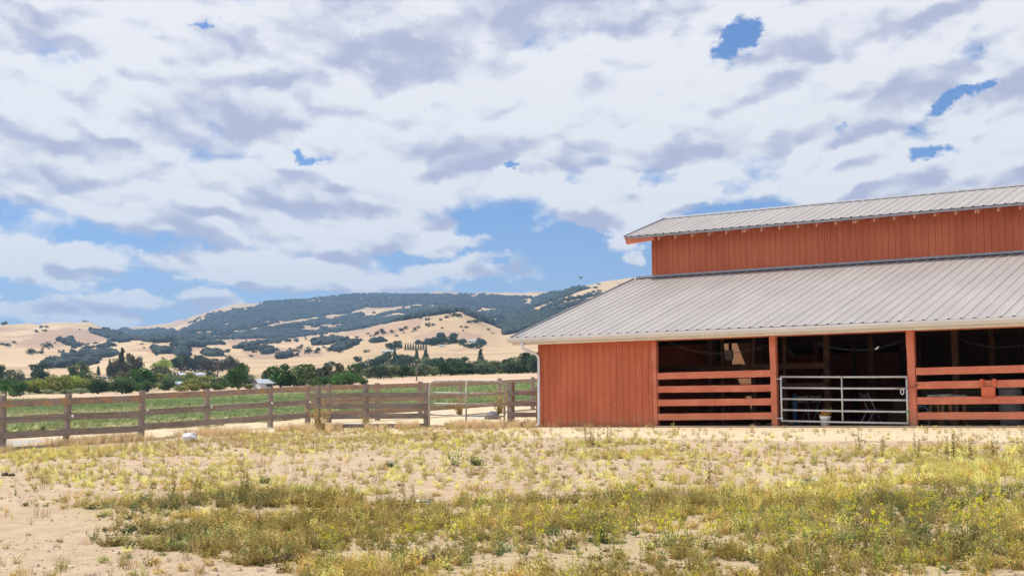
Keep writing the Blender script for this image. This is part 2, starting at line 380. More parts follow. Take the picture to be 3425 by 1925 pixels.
M_strawm = leafy('dry_straw', .2)
def tree_mat(name, trans=.22):
    m = bpy.data.materials.new(name); m.use_nodes = True; T = NT(m.node_tree); T.n.clear()
    out = T.node('ShaderNodeOutputMaterial'); d = T.node('ShaderNodeBsdfDiffuse'); t = T.node('ShaderNodeBsdfTranslucent'); mx = T.node('ShaderNodeMixShader')
    oi = T.node('ShaderNodeObjectInfo'); co = T.node('ShaderNodeTexCoord').outputs['Object']
    n = T.noise(co, 3.2, 3, .6); v = T.mr(n, .3, .7, .62, 1.4)
    c = T.mix(1., oi.outputs['Color'], T.comb(v, v, T.m('MULTIPLY', v, .9)), 'MULTIPLY')
    a = attr(T); c = T.mix(1., c, a, 'MULTIPLY')
    T.put(d.inputs[0], c); T.put(t.inputs[0], c); mx.inputs[0].default_value = trans
    T.l.new(d.outputs[0], mx.inputs[1]); T.l.new(t.outputs[0], mx.inputs[2]); T.l.new(mx.outputs[0], out.inputs[0]); return m
M_crown = tree_mat('tree_foliage')

# ------------------------------------------------------------------ terrain
K = 1.3296
ROWS = {   # distance -> ground line in the photo (2576 scale)
 200: [(-500, 1012), (0, 1009), (200, 1007), (400, 1003), (650, 994), (930, 979), (1110, 972), (1260, 967), (1355, 964), (1600, 960), (2576, 955)],
 300: [(-500, 1000), (0, 996), (200, 990), (400, 984), (650, 970), (930, 951), (1110, 945), (1260, 940), (1355, 937), (1600, 932), (2576, 920)],
 430: [(-500, 985), (0, 980), (200, 976), (400, 972), (650, 960), (930, 944), (1110, 940), (1260, 936), (1355, 933), (1600, 928), (2576, 915)],
 700: [(-500, 950), (0, 952), (200, 950), (400, 948), (650, 944), (930, 930), (1110, 926), (1260, 922), (1355, 920), (1600, 910), (2576, 900)],
 1100: [(-500, 905), (0, 912), (200, 915), (400, 906), (650, 914), (800, 912), (930, 902), (1110, 893), (1260, 888), (1355, 884), (1600, 870), (2576, 850)],
 1700: [(-500, 850), (0, 872), (120, 868), (250, 884), (330, 868), (420, 857), (520, 866), (640, 872), (760, 862), (860, 850), (931, 828), (1020, 806), (1106, 793), (1156, 788), (1200, 806), (1261, 834), (1300, 828), (1340, 814), (1450, 780), (1600, 760), (2576, 740)],
 2250: [(-500, 830), (0, 842), (150, 836), (262, 852), (330, 860), (420, 858), (600, 868), (760, 862), (860, 852), (931, 838), (1106, 815), (1156, 812), (1261, 838), (1340, 800), (1450, 765), (1600, 745), (2576, 730)],
 2800: [(-500, 815), (0, 820), (60, 810), (150, 806), (230, 807), (262, 822), (300, 842), (330, 857), (420, 852), (450, 850), (600, 850), (760, 845), (860, 838), (931, 825), (1106, 800), (1200, 800), (1261, 790), (1320, 778), (1400, 745), (1450, 727), (1500, 717), (1560, 709), (1640, 698), (2576, 690)],
 3700: [(-500, 850), (0, 850), (300, 856), (400, 840), (450, 832), (500, 827), (600, 812), (760, 800), (931, 788), (1106, 778), (1200, 772), (1320, 765), (1400, 750), (1640, 730), (2576, 720)],
 5200: [(-500, 850), (0, 850), (260, 850), (300, 834), (330, 829), (400, 821), (450, 813), (520, 789), (600, 764), (680, 755), (750, 748), (820, 742), (890, 737), (1000, 735), (1120, 733), (1160, 738), (1230, 738), (1300, 744), (1350, 745), (1450, 750), (1640, 760), (2576, 760)],
 7500: [(-500, 900), (2576, 900)]}
RK = sorted(ROWS)
TH = np.linspace(-.55, .55, 441)      # azimuth from the view direction
def theta_T(x, y):
    d = pixdir(x*K, y*K); h = math.hypot(d[0], d[1]); return math.atan2(d[0], d[1])-YAW, d[2]/h
tab = []
for r_ in RK:
    q = [theta_T(*p) for p in ROWS[r_]]; tab.append(np.interp(TH, [a for a, b in q], [b for a, b in q]))
tab = np.array(tab)
ker = np.exp(-np.linspace(-2, 2, 7)**2/2); ker /= ker.sum()
tab = np.array([np.convolve(np.pad(t, 3, 'edge'), ker, 'valid') for t in tab])
LR = np.log(np.array(RK, float))
LF = np.linspace(LR[0], LR[-1], 400)
tabf = np.array([np.interp(LF, LR, tab[:, j]) for j in range(len(TH))]).T
k2 = np.exp(-np.linspace(-2, 2, 15)**2/2); k2 /= k2.sum()
tabf = np.array([np.convolve(np.pad(tabf[:, j], 7, 'edge'), k2, 'valid') for j in range(len(TH))]).T
def T_far(th, rho):
    lr = np.clip(np.log(np.maximum(rho, 1.)), LF[0], LF[-1]); fi = (lr-LF[0])/(LF[-1]-LF[0])*(len(LF)-1); i = np.minimum(fi.astype(int), len(LF)-2); a = fi-i
    tj = (np.clip(th, TH[0], TH[-1])-TH[0])/(TH[-1]-TH[0])*(len(TH)-1); j = np.minimum(tj.astype(int), len(TH)-2); b = tj-j
    return (tabf[i, j]*(1-a)+tabf[i+1, j]*a)*(1-b)+(tabf[i, j+1]*(1-a)+tabf[i+1, j+1]*a)*b
def zground(X, Y):
    X = np.asarray(X, float); Y = np.asarray(Y, float)
    dx = X-CAM[0]; dy = Y-CAM[1]; rho = np.hypot(dx, dy)+1e-6
    th = np.arctan2(dx, dy)-YAW; th = (th+math.pi) % (2*math.pi)-math.pi
    barn = smooth(X, -3.5, -.3)*(1-smooth(Y, 21, 40))
    zn = np.where(Y < 0, .0358*np.maximum(Y, -60), .027*Y*(1-barn))
    zn = zn-.035*np.clip(-Y-3, 0, 20)*np.clip((-X-4)/6, 0, 1.6)
    amp = smooth(-Y, -.5, 4)*.05+smooth(-X, 2, 6)*.03
    zn = zn+(fbm(X*.35, Y*.35, 3, 5)-.5)*amp*1.6+(fbm(X*2.2, Y*2.2, 3, 9)-.5)*amp*.55
    ramp = smooth(rho, 450, 2000)
    n = (fbm(X/420., Y/420., 4, 21)-.5)*.014*ramp*(1-.5*smooth(rho, 3500, 5200))+(.5-np.abs(fbm(X/150., Y/150., 4, 33)-.5)*4)*.0034*ramp
    zf = CAM[2]+rho*(T_far(th, rho)+n)
    w = smooth(rho, 70, 190)*np.where(np.abs(th) > 1.4, 0, 1)
    w = smooth(rho, 70, 190)
    # behind the camera the country stays low
    front = 1-smooth(np.abs(th), .9, 1.6)
    zf = zf*front+(.004*rho)*(1-front)
    return zn*(1-w)+zf*w
def pix_rho(x, y, rmin=36., rmax=7000.):
    if rmin > 100: P_, r_, ok_ = pix_batch([x], [y], rmin, rmax, 360); return (P_[0], float(r_[0])) if ok_[0] else None
    """distance at which the view ray through a photo pixel (2576 scale) meets the ground"""
    d = pixdir(x*K, y*K); h = math.hypot(d[0], d[1]); e = d/h
    rr = np.exp(np.linspace(math.log(rmin), math.log(rmax), 900))
    zz = zground(CAM[0]+e[0]*rr, CAM[1]+e[1]*rr)-(CAM[2]+e[2]*rr)
    i = np.argmax(zz >= 0)
    if zz[i] < 0: return None
    r = rr[i] if i == 0 else rr[i-1]+(rr[i]-rr[i-1])*(-zz[i-1])/(zz[i]-zz[i-1]+1e-9)
    p = CAM+e*r; return np.array([p[0], p[1], float(zground(p[0], p[1]))]), r

def pix_batch(x, y, rmin, rmax=7000., ns=260):
    x = np.asarray(x)*K; y = np.asarray(y)*K; d = FX[None]+RX[None]*((x-1712.5)/F_PX)[:, None]-UX[None]*((y-962.5)/F_PX)[:, None]
    e = d/np.hypot(d[:, 0], d[:, 1])[:, None]; rr = np.exp(np.linspace(math.log(rmin), math.log(rmax), ns))
    zz = np.concatenate([zground(CAM[0]+e[i:i+400, :1]*rr, CAM[1]+e[i:i+400, 1:2]*rr)-(CAM[2]+e[i:i+400, 2:3]*rr) for i in range(0, len(x), 400)])
    i = np.argmax(zz >= 0, 1); ok = (zz[np.arange(len(x)), i] >= 0) & (i > 0); i = np.maximum(i, 1); k = np.arange(len(x)); a = zz[k, i-1]; b = zz[k, i]
    r = rr[i-1]+(rr[i]-rr[i-1])*np.clip(-a/(b-a+1e-9), 0, 1); P = CAM+e*r[:, None]; P[:, 2] = zground(P[:, 0], P[:, 1]); return P, r, ok

# photo-space helpers for patches of vegetation (positions are looked up, then everything is placed on the terrain)
def in_poly(px, py, poly):
    c = np.zeros(np.shape(px), bool); n = len(poly); j = n-1
    for i in range(n):
        xi, yi = poly[i]; xj, yj = poly[j]
        c ^= ((yi > py) != (yj > py)) & (px < (xj-xi)*(py-yi)/((yj-yi)+1e-9)+xi); j = i
    return c
WOODS = [([(255, 806), (275, 803), (310, 820), (345, 838), (395, 846), (440, 850), (430, 860), (380, 860), (330, 854), (290, 852), (262, 835)], 1.),
 ([(10, 805), (60, 797), (80, 800), (80, 808), (40, 811), (10, 818)], 1.), ([(85, 799), (108, 796), (112, 803), (88, 804)], 1.),
 ([(115, 800), (240, 803), (240, 808), (115, 805)], .6),
 ([(228, 829), (250, 834), (290, 845), (300, 853), (270, 850), (232, 838)], 1.), ([(262, 872), (275, 858), (300, 851), (345, 853), (300, 864), (270, 876)], 1.),
 ([(105, 926), (150, 900), (165, 893), (215, 898), (200, 912), (150, 926)], .8), ([(165, 890), (215, 884), (290, 884), (288, 895), (250, 903), (200, 898)], .85), ([(215, 905), (250, 902), (240, 914), (205, 922)], .5),
 ([(145, 855), (165, 858), (180, 850), (182, 865), (205, 868), (185, 880), (165, 884), (170, 868)], .9),
 ([(285, 868), (335, 858), (335, 866), (290, 873)], 1.), ([(205, 877), (250, 871), (250, 876), (205, 884)], .8),
 ([(440, 838), (520, 802), (600, 777), (700, 762), (860, 757), (940, 763), (900, 780), (820, 793), (700, 812), (600, 832), (520, 847), (450, 857)], .97),
 ([(330, 832), (400, 826), (440, 830), (440, 848), (360, 845)], .75),
 ([(450, 820), (520, 792), (600, 768), (700, 757), (860, 748), (860, 757), (700, 764), (600, 780), (520, 802)], .5),
 ([(420, 852), (560, 842), (700, 820), (830, 800), (930, 785), (880, 808), (760, 828), (640, 850), (560, 866), (480, 868)], .8),
 ([(560, 858), (640, 850), (760, 826), (850, 812), (960, 800), (1000, 806), (900, 826), (800, 842), (700, 858), (620, 868)], .48),
 ([(800, 748), (900, 738), (1000, 740), (1120, 740), (1230, 742), (1340, 748), (1300, 772), (1180, 768), (1060, 766), (960, 774), (880, 768)], .85),
 ([(1140, 770), (1230, 762), (1330, 768), (1350, 792), (1310, 812), (1275, 830), (1240, 818), (1175, 792)], .85),
 ([(1340, 752), (1380, 738), (1450, 722), (1482, 726), (1450, 738), (1380, 758), (1335, 778)], .9),
 ([(1340, 776), (1420, 752), (1480, 742), (1530, 746), (1480, 790), (1400, 815), (1320, 822)], .36),
 ([(1268, 832), (1310, 812), (1370, 800), (1400, 805), (1300, 838), (1270, 842)], .95),
 ([(850, 812), (930, 795), (1000, 782), (1100, 772), (1150, 785), (1060, 797), (960, 815), (870, 832)], .62),
 ([(930, 790), (1060, 768), (1150, 770), (1155, 784), (1040, 786), (960, 800)], .5),
 ([(1036, 868), (1080, 858), (1084, 876), (1040, 880)], .7), ([(968, 872), (1010, 860), (1020, 878), (972, 882)], .9), ([(1078, 862), (1100, 850), (1150, 846), (1145, 866), (1085, 876)], .95),
 ([(1150, 862), (1175, 855), (1180, 868), (1155, 872)], .7), ([(1177, 868), (1215, 864), (1217, 876), (1180, 877)], 1.),
 ([(585, 878), (625, 868), (685, 880), (680, 890), (640, 888), (590, 886)], .7), ([(640, 865), (690, 858), (766, 858), (760, 870), (700, 872)], .85), ([(780, 858), (850, 850), (876, 856), (820, 868), (785, 868)], .5),
 ([(835, 880), (880, 862), (900, 862), (890, 870), (850, 886)], .6), ([(700, 900), (730, 892), (730, 898), (705, 906)], .9), ([(935, 858), (1000, 850), (1010, 854), (940, 862)], .6),
 ([(515, 886), (540, 878), (560, 882), (556, 896), (520, 898)], .9), ([(440, 892), (470, 882), (470, 900)], .7), ([(380, 876), (440, 882), (470, 880), (470, 888), (400, 890)], .6), ([(436, 868), (520, 866), (520, 872), (440, 872)], .7),
 ([(1260, 800), (1300, 790), (1340, 780), (1330, 800), (1280, 815)], .5), ([(1560, 720), (2300, 700), (2500, 760), (1900, 800), (1560, 790)], .45), ([(1450, 830), (1900, 820), (2300, 840), (1700, 850)], .5)]
WOODS = [(p, w*.62 if sum(b for a, b in p)/len(p) > 853 and w > .7 else w) for p, w in WOODS]
def wood_mask(px, py):
    m = np.zeros(np.shape(px))
    for p, w in WOODS:
        if sum(b for a, b in p)/len(p) > 853: w = 0
        m = np.where(in_poly(px, py, p), np.maximum(m, w), m)
    return m

def f_ground(T):
    a = attr(T); s = T.node('ShaderNodeSeparateColor'); T.l.new(a, s.inputs[0]); straw, grass, wet = s.outputs
    v = T.co
    n = T.noise(v, .55, 6, .6); m = T.noise(v, 3.3, 6, .62); f = T.noise(T.scalev(v, (1, 1, 1)), 24., 5, .68)
    c = T.mix(T.mr(n, .3, .7), c4((.49, .365, .24)), c4((.58, .45, .31)))
    c = T.mix(T.mr(m, .42, .66, 0, .6), c, c4((.40, .285, .20)))
    c = T.mix(T.mr(f, .5, .72, 0, .6), c, c4((.70, .57, .40)))
    c = T.mix(T.mr(f, .3, .42, .75, 0.), c, c4((.26, .165, .11)))
    pk = T.noise(T.scalev(v, (1, 1, 1)), 9., 5, .7); c = T.mix(T.mr(pk, .56, .68, 0, .65), c, c4((.33, .235, .165)))
    st = T.m('MULTIPLY', straw, 1.); sn = T.m('ADD', st, T.m('MULTIPLY', T.m('SUBTRACT', T.noise(v, 1.7, 6, .65), .5), 1.3))
    sc_ = T.mix(T.mr(f, .35, .65), c4((.55, .43, .27)), c4((.80, .69, .48))); sc_ = T.mix(T.mr(T.noise(T.scalev(v, (.5, 2., 1)), 7., 6, .7), .55, .68, 0, .7), sc_, c4((.44, .31, .19)))
    c = T.mix(T.m('MULTIPLY', T.mr(sn, .38, .62), T.mr(st, .02, .2)), c, sc_)
    gn = T.m('ADD', grass, T.m('MULTIPLY', T.m('SUBTRACT', T.noise(v, 2.4, 6, .65), .5), 1.2))
    c = T.mix(T.m('MULTIPLY', T.mr(gn, .4, .7, 0, .6), T.mr(grass, .02, .2)), c, c4((.50, .39, .22)))
    c = T.mix(T.mr(wet, .1, .9, 0, .8), c, c4((.42, .44, .46)))
    T.put(T.b.inputs['Base Color'], c)
    bump(T, T.m('ADD', T.m('MULTIPLY', m, 1.), T.m('MULTIPLY', f, .7)), .9, .045)
M_ground = mat('dry_soil', f_ground, .95)
M_ground.node_tree.nodes['Principled BSDF'].inputs['Specular IOR Level'].default_value = .15
def f_crop(T):
    n = T.noise(T.co, .5, 5, .6); f = T.noise(T.co, 5., 4, .6)
    c = T.mix(T.mr(n, .3, .7), c4((.36, .34, .19)), c4((.50, .43, .28))); c = T.mix(T.mr(f, .5, .7, 0, .6), c, c4((.38, .33, .2)))
    T.put(T.b.inputs['Base Color'], c)
M_crop = mat('crop_field', f_crop, .95)
def f_dry(T):
    n = T.noise(T.scalev(T.co, (1, 1, 1)), .03, 5, .6); f = T.noise(T.co, .6, 6, .65)
    c = T.mix(T.mr(n, .3, .7), c4((.50, .34, .23)), c4((.60, .46, .33))); c = T.mix(T.mr(f, .5, .75, 0, .5), c, c4((.42, .34, .2)))
    T.put(T.b.inputs['Base Color'], c)
M_dryf = mat('ploughed_field', f_dry, .95)
def f_hill(T):
    a = attr(T); s = T.node('ShaderNodeSeparateColor'); T.l.new(a, s.inputs[0]); wood, brown, green = s.outputs
    v = T.co; n = T.noise(v, .0028, 6, .6); f = T.noise(v, .035, 6, .65, .3)
    c = T.mix(T.mr(n, .32, .68), c4((.47, .33, .195)), c4((.60, .45, .285)))
    mid = T.noise(T.scalev(v, (1, 1, 2.5)), .009, 6, .62, .5); c = T.mix(T.mr(mid, .48, .66, 0, .75), c, c4((.37, .26, .17)))
    c = T.mix(T.mr(f, .45, .75, 0, .45), c, c4((.44, .32, .19)))
    c = T.mix(T.m('MULTIPLY', T.mr(T.m('ADD', brown, T.m('MULTIPLY', T.m('SUBTRACT', f, .5), .8)), .35, .65), .8), c, c4((.40, .265, .185)))  # brown channel: cloud shade mixed into the hillside colour
    c = T.mix(T.m('MULTIPLY', T.mr(T.m('ADD', green, T.m('MULTIPLY', T.m('SUBTRACT', f, .5), .9)), .35, .7), .85), c, c4((.16, .17, .075)))
    g = T.noise(v, .018, 6, .7, .4)
    w = T.m('MULTIPLY', T.mr(T.m('ADD', wood, T.m('MULTIPLY', T.m('SUBTRACT', g, .5), 1.5)), .5, .66), T.mr(wood, .1, .3))
    c = T.mix(w, c, c4((.040, .056, .052)))
    T.put(T.b.inputs['Base Color'], c); bump(T, f, .5, 3.)
M_hill = mat('golden_hillside', f_hill, .95)
for m_ in (M_crop, M_dryf, M_hill): m_.node_tree.nodes['Principled BSDF'].inputs['Specular IOR Level'].default_value = .1

CROP_EDGE = [(-400, 1100), (0, 1093), (300, 1086), (500, 1074), (650, 1062), (900, 1044), (1100, 1030), (1340, 1016), (1600, 1004)]
def crop_zone(px, py, X, Y):
    e = np.interp(px, [a for a, b in CROP_EDGE], [b for a, b in CROP_EDGE])+(fbm(X*.8, Y*.8, 3, 44)-.5)*9
    rho = np.hypot(X-CAM[0], Y-CAM[1]); return (py < e) & (rho > 42) & (X < -3)
def build_terrain():
    R1 = np.concatenate([[.5, 1.5, 3], np.exp(np.linspace(math.log(5), math.log(64), 250)), np.exp(np.linspace(math.log(65), math.log(300), 90)), np.exp(np.linspace(math.log(306), math.log(9000), 300))])
    fine = np.linspace(-.44, .44, 620)
    A = np.concatenate([np.linspace(-math.pi, -.46, 110), fine, np.linspace(.46, math.pi, 110)])
    RR, AA = np.meshgrid(R1, A, indexing='ij')
    X = CAM[0]+RR*np.sin(AA+YAW); Y = CAM[1]+RR*np.cos(AA+YAW); Zz = zground(X, Y)
    nr, na = RR.shape; P = np.stack([X, Y, Zz], -1).reshape(-1, 3)
    px, py = project(P+np.array([0, 0, 0])); px = px/K; py = py/K; front = ((P-CAM)@FX) > 1
    rho = RR.reshape(-1)
    wood = np.where(front & (rho > 900), wood_mask(px, py), 0); wood = np.where(front & (py < 1000), wood, 0)
    # soften the mask
    W = wood.reshape(nr, na)
    for _ in range(2): W = (W+np.roll(W, 1, 0)+np.roll(W, -1, 0)+np.roll(W, 1, 1)+np.roll(W, -1, 1))/5
    wood = W.reshape(-1)
    wood = np.where(wood > .02, np.clip(wood*.9-(.72-.42*wood-fbm(X.reshape(-1)/62., Y.reshape(-1)/62., 4, 77))*5., 0, 1), 0)
    CLOUD_SHADE = [[(30, 872), (110, 832), (170, 822), (260, 830), (300, 850), (200, 868), (100, 876)], [(330, 880), (420, 868), (520, 872), (500, 882), (400, 890)], [(600, 880), (700, 872), (800, 880), (820, 895), (640, 905)], [(860, 838), (960, 818), (1050, 802), (1070, 812), (980, 845), (900, 850)], [(1020, 850), (1100, 828), (1230, 842), (1200, 852), (1080, 858)], [(1330, 790), (1400, 758), (1520, 735), (1530, 760), (1420, 810)], [(1100, 880), (1200, 872), (1160, 884)], [(560, 856), (800, 812), (1000, 790), (1050, 800), (860, 830), (700, 860), (600, 868)]]
    brown = np.zeros(len(P))  # patches of cloud shade, painted into the hill colour
    for b in CLOUD_SHADE: brown = np.where(in_poly(px, py, b) & front & (rho > 900), 1., brown)
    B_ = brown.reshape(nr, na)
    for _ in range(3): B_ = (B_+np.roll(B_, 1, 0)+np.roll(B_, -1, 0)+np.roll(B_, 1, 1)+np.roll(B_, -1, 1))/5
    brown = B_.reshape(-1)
    green = np.where((rho > 300) & (rho < 900), .55*smooth(900-rho, 0, 250), 0)
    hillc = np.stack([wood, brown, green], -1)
    Xf, Yf = P[:, 0], P[:, 1]
    straw = smooth(Yf, -6.2, -4.6)*(1-smooth(Yf, .3, .8))*smooth(Xf, -1.5, 2.)+.75*smooth(Yf, -1, 4)*(1-smooth(Xf, -2., .3))*smooth(Xf, -14, -8)*(1-smooth(Yf, 25, 40))
    straw = np.maximum(straw, .55*smooth(Yf, -9, -4)*(1-smooth(Xf, -2, 1)))
    straw = np.maximum(straw, .30*(rho < 60))
    dens = weed_density(px+(fbm(P[:, 0]*.5, P[:, 1]*.5, 3, 81)-.5)*240, py+(fbm(P[:, 0]*.7, P[:, 1]*.7, 3, 82)-.5)*90)*front
    Dd = dens.reshape(nr, na)
    for _ in range(14): Dd = (Dd+np.roll(Dd, 1, 0)+np.roll(Dd, -1, 0)+np.roll(Dd, 1, 1)+np.roll(Dd, -1, 1))/5
    dens = Dd.reshape(-1)
    grass = np.clip(dens*1.1, 0, 1)*(rho < 60)
    wet = ((np.abs(Yf-4) < 40) & (vnoise(Xf*.7, Yf*.7, 3) > .8) & (Xf < -8) & (rho > 44)).astype(float)*.8
    groundc = np.stack([np.clip(straw, 0, 1), grass, wet], -1)
    idx = np.arange(nr*na).reshape(nr, na)
    nxt = np.roll(idx, -1, 1)
    quads = np.stack([idx[:-1], idx[1:], nxt[1:], nxt[:-1]], -1)      # (nr-1, na, 4)
    cx = (X[:-1]+X[1:])/2; cyy = (Y[:-1]+Y[1:])/2; rr = np.broadcast_to(((R1[:-1]+R1[1:])/2)[:, None], cx.shape); aa = np.broadcast_to(A[None, :], cx.shape)
    green_edge = 52+26*np.clip((-.05-aa)/.3, 0, 1)*0
    dist_fence = cam_s(cx, cyy)
    zc = zground(cx, cyy); pcx, pcy = project(np.stack([cx, cyy, zc], -1)); crop = crop_zone(pcx/K, pcy/K, cx, cyy) & (rr < 225) & (np.abs(aa) < .6)
    dry = (rr >= 200) & (rr < 300) & ~crop | ((rr < 300) & (rr > 100) & ~crop)
    hill = rr >= 300
    grd = ~(crop | dry | hill)
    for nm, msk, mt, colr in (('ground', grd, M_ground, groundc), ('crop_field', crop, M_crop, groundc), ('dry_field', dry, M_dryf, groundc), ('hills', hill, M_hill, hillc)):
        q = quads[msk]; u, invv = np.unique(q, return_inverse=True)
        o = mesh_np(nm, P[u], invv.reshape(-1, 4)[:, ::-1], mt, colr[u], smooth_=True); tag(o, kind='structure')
DENS = [([(170, 1270), (260, 1250), (500, 1232), (720, 1232), (900, 1262), (1110, 1262), (1300, 1258), (1500, 1245), (1800, 1238), (2100, 1215), (2300, 1195), (3300, 1150), (3300, 1500), (720, 1500), (700, 1430), (540, 1412), (380, 1400), (220, 1385)], 1.),
 ([(40, 1150), (300, 1120), (620, 1140), (640, 1235), (300, 1250), (60, 1260)], .20), ([(1300, 1135), (1500, 1118), (3300, 1120), (3300, 1200), (2100, 1235), (1500, 1262), (1300, 1230)], .22), ([(2250, 1140), (2576, 1130), (2576, 1190), (2380, 1200)], .55), ([(1450, 1125), (1900, 1118), (1900, 1150), (1500, 1160)], .4),
 ([(600, 1090), (1300, 1085), (1300, 1125), (620, 1140)], .22), ([(700, 1150), (1300, 1135), (1300, 1262), (760, 1235)], .12), ([(0, 1130), (300, 1115), (300, 1170), (0, 1180)], .35), ([(230, 1400), (720, 1430), (760, 1500), (240, 1500)], .10), ([(0, 1250), (170, 1250), (200, 1400), (0, 1500)], .04)]
def weed_density(px, py):
    m = np.full(np.shape(px), .02)
    for p, w in DENS: m = np.where(in_poly(px, py, p), np.maximum(m, w), m)
    return np.where((py > 1085) & (px > -400) & (px < 3600), m, 0.)
build_terrain()

# ------------------------------------------------------------------ barn
HE, YS, HS, YU, HU, YR, HR = 2.5989, 7.4804, 4.89, 6.885, 6.2789, 9.9015, 7.2315
YW, XW = .35, .49                     # front wall plane, left wall plane
XE = 29.0                             # far right end (outside the picture)
YB = 2*YR
barn = empty('barn', (0, 0, 0))
tag(barn, 'long red wooden barn with two tiers of ribbed grey metal roof and open front bays', 'barn')
def ribbed_roof(name, Y0, Z0, Y1, Z1, x0, x1, parent, hole=None):
    """ribbed steel sheets: 1 ft major ribs, two small ribs between"""
    prof = []
    k0 = math.floor(x0/FT)-1
    x = x0; prof = [(x0, 0.)]
    k = k0
    while k*FT < x1+.3:
        c = k*FT
        for dx, z in ((-.052, 0), (-.018, .023), (.018, .023), (.052, 0), (.085, 0), (.092, .006), (.108, .006), (.115, 0), (.19, 0), (.197, .006), (.213, .006), (.22, 0)):
            if x0+.002 < c+dx < x1-.002: prof.append((c+dx, z))
        k += 1
    prof.append((x1, 0.))
    L = math.hypot(Y1-Y0, Z1-Z0); ny, nz = -(Z1-Z0)/L, (Y1-Y0)/L
    if nz < 0: ny, nz = -ny, -nz
    ts = [0, .5, 1.]
    if hole: ts = [0, hole[2], hole[3], 1.]
    m = MB(); n = len(prof)
    for t in ts:
        for (px, pz) in prof: m.v.append((px, Y0+(Y1-Y0)*t+ny*pz, Z0+(Z1-Z0)*t+nz*pz))
    for a in range(len(ts)-1):
        for i in range(n-1):
            if hole and a == 1 and hole[0] < prof[i][0] < hole[1]: continue
            m.f.append((a*n+i, a*n+i+1, (a+1)*n+i+1, (a+1)*n+i))
    o = m.build(name, M_roof, parent)
    # underside deck a little below, keeps light out
    d = MB()
    for a in range(len(ts)-1):
        spans = [(x0+.02, x1-.02)]
        if hole and a == 1: spans = [(x0+.02, hole[0]), (hole[1], x1-.02)]
        for (xa, xb) in spans:
            pts = []
            for t in (ts[a], ts[a+1]):
                yy = Y0+(Y1-Y0)*t; zz = Z0+(Z1-Z0)*t
                pts.append((yy-ny*.012, zz-nz*.012))
            d.quad((xa, pts[0][0], pts[0][1]), (xb, pts[0][0], pts[0][1]), (xb, pts[1][0], pts[1][1]), (xa, pts[1][0], pts[1][1]))
    d.build('roof_deck', M_inter, o)
    return o
x_ver = -.215
lowroof = ribbed_roof('lower_roof', 0, HE, YS+.02, HS+.006, x_ver, XE, barn)
x_uv = float(on_Y(2050+213/5.57, 700+508/5.57, YU)[0])
hr_x0, hr_x1 = 2.2, 5.3
uproof = ribbed_roof('upper_roof', YU, HU, YR, HR, x_uv, XE, barn)
backup = ribbed_roof('upper_roof', YB-YU, HU, YR, HR, x_uv, XE, barn)
backlow = ribbed_roof('lower_roof', YB, HE, YB-YS-.02, HS+.006, x_ver, XE, barn)
uproof['label'] = 'front slope of the upper ribbed metal roof'; backup['label'] = 'rear slope of the upper ribbed metal roof'
lowroof['label'] = 'front slope of the lower ribbed metal roof'; backlow['label'] = 'rear slope of the lower ribbed metal roof'
# ridge cap and dark closures under it
m = MB()
m.quad((x_uv, YR-.16, HR-.012), (XE, YR-.16, HR-.012), (XE, YR, HR+.062), (x_uv, YR, HR+.062)); m.quad((x_uv, YR, HR+.062), (XE, YR, HR+.062), (XE, YR+.16, HR-.012), (x_uv, YR+.16, HR-.012))
m.quad((x_uv, YR-.16, HR-.012), (XE, YR-.16, HR-.012), (XE, YR-.14, HR-.045), (x_uv, YR-.14, HR-.045))
m.build('ridge_cap', M_flash, uproof)
m = MB(); m.box(x_uv+.01, XE, YR-.135, YR-.12, HR-.07, HR-.005); m.build('ridge_closure', M_dark, uproof)
# dark foam closures under the eave ends of the ribs
def closures(parent, Y0, Z0, x0, x1, sl):
    top = []; k = math.ceil(x0/FT)
    while k*FT < x1:
        c = k*FT; top += [(c-.034, -.006), (c-.016, .028), (c+.016, .028), (c+.034, -.006)]; k += 1
    m = MB()
    for x, z in top: m.v += [(x, Y0+.002, Z0+z), (x, Y0+.002, Z0-.012)]
    m.f = [(2*i, 2*i+1, 2*i+3, 2*i+2) for i in range(len(top)-1)]
    return m.build('rib_closure', M_dark, parent)
closures(lowroof, 0, HE, x_ver, XE, .3); closures(uproof, YU, HU, x_uv, XE, .3)
m = MB(); m.box(x_ver, XE, .012, .03, HE-.04, HE-.004); m.build('eave_trim', M_dark, lowroof)
m = MB(); m.box(x_uv, XE, YU+.012, YU+.028, HU-.075, HU-.006); m.build('eave_trim', M_flash, uproof)
# gable edge trim
m = MB(); m.bar((x_ver-.012, -.01, HE+.012), (x_ver-.012, YS, HS+.018), .022, .07); m.build('gable_trim', M_flash, lowroof)
m = MB(); m.bar((x_uv-.012, YU-.01, HU+.01), (x_uv-.012, YR, HR+.03), .022, .06); m.bar((x_uv-.012, YR, HR+.03), (x_uv-.012, YB-YU+.01, HU+.01), .022, .06); m.build('gable_trim', M_flash, uproof)
# wall flashing along the foot of the upper wall
m = MB(); m.bar((x_ver+.1, YS-.05, HS+.024), (XE, YS-.05, HS+.024), .09, .010); m.bar((x_ver+.1, YS-.012, HS+.06), (XE, YS-.012, HS+.06), .012, .07)
m.build('wall_flashing', M_flash, lowroof)
m = MB(); m.box(x_ver+.1, XE, YS-.092, YS-.08, HS-.035, HS+.018); m.build('flashing_closure', M_dark, lowroof)
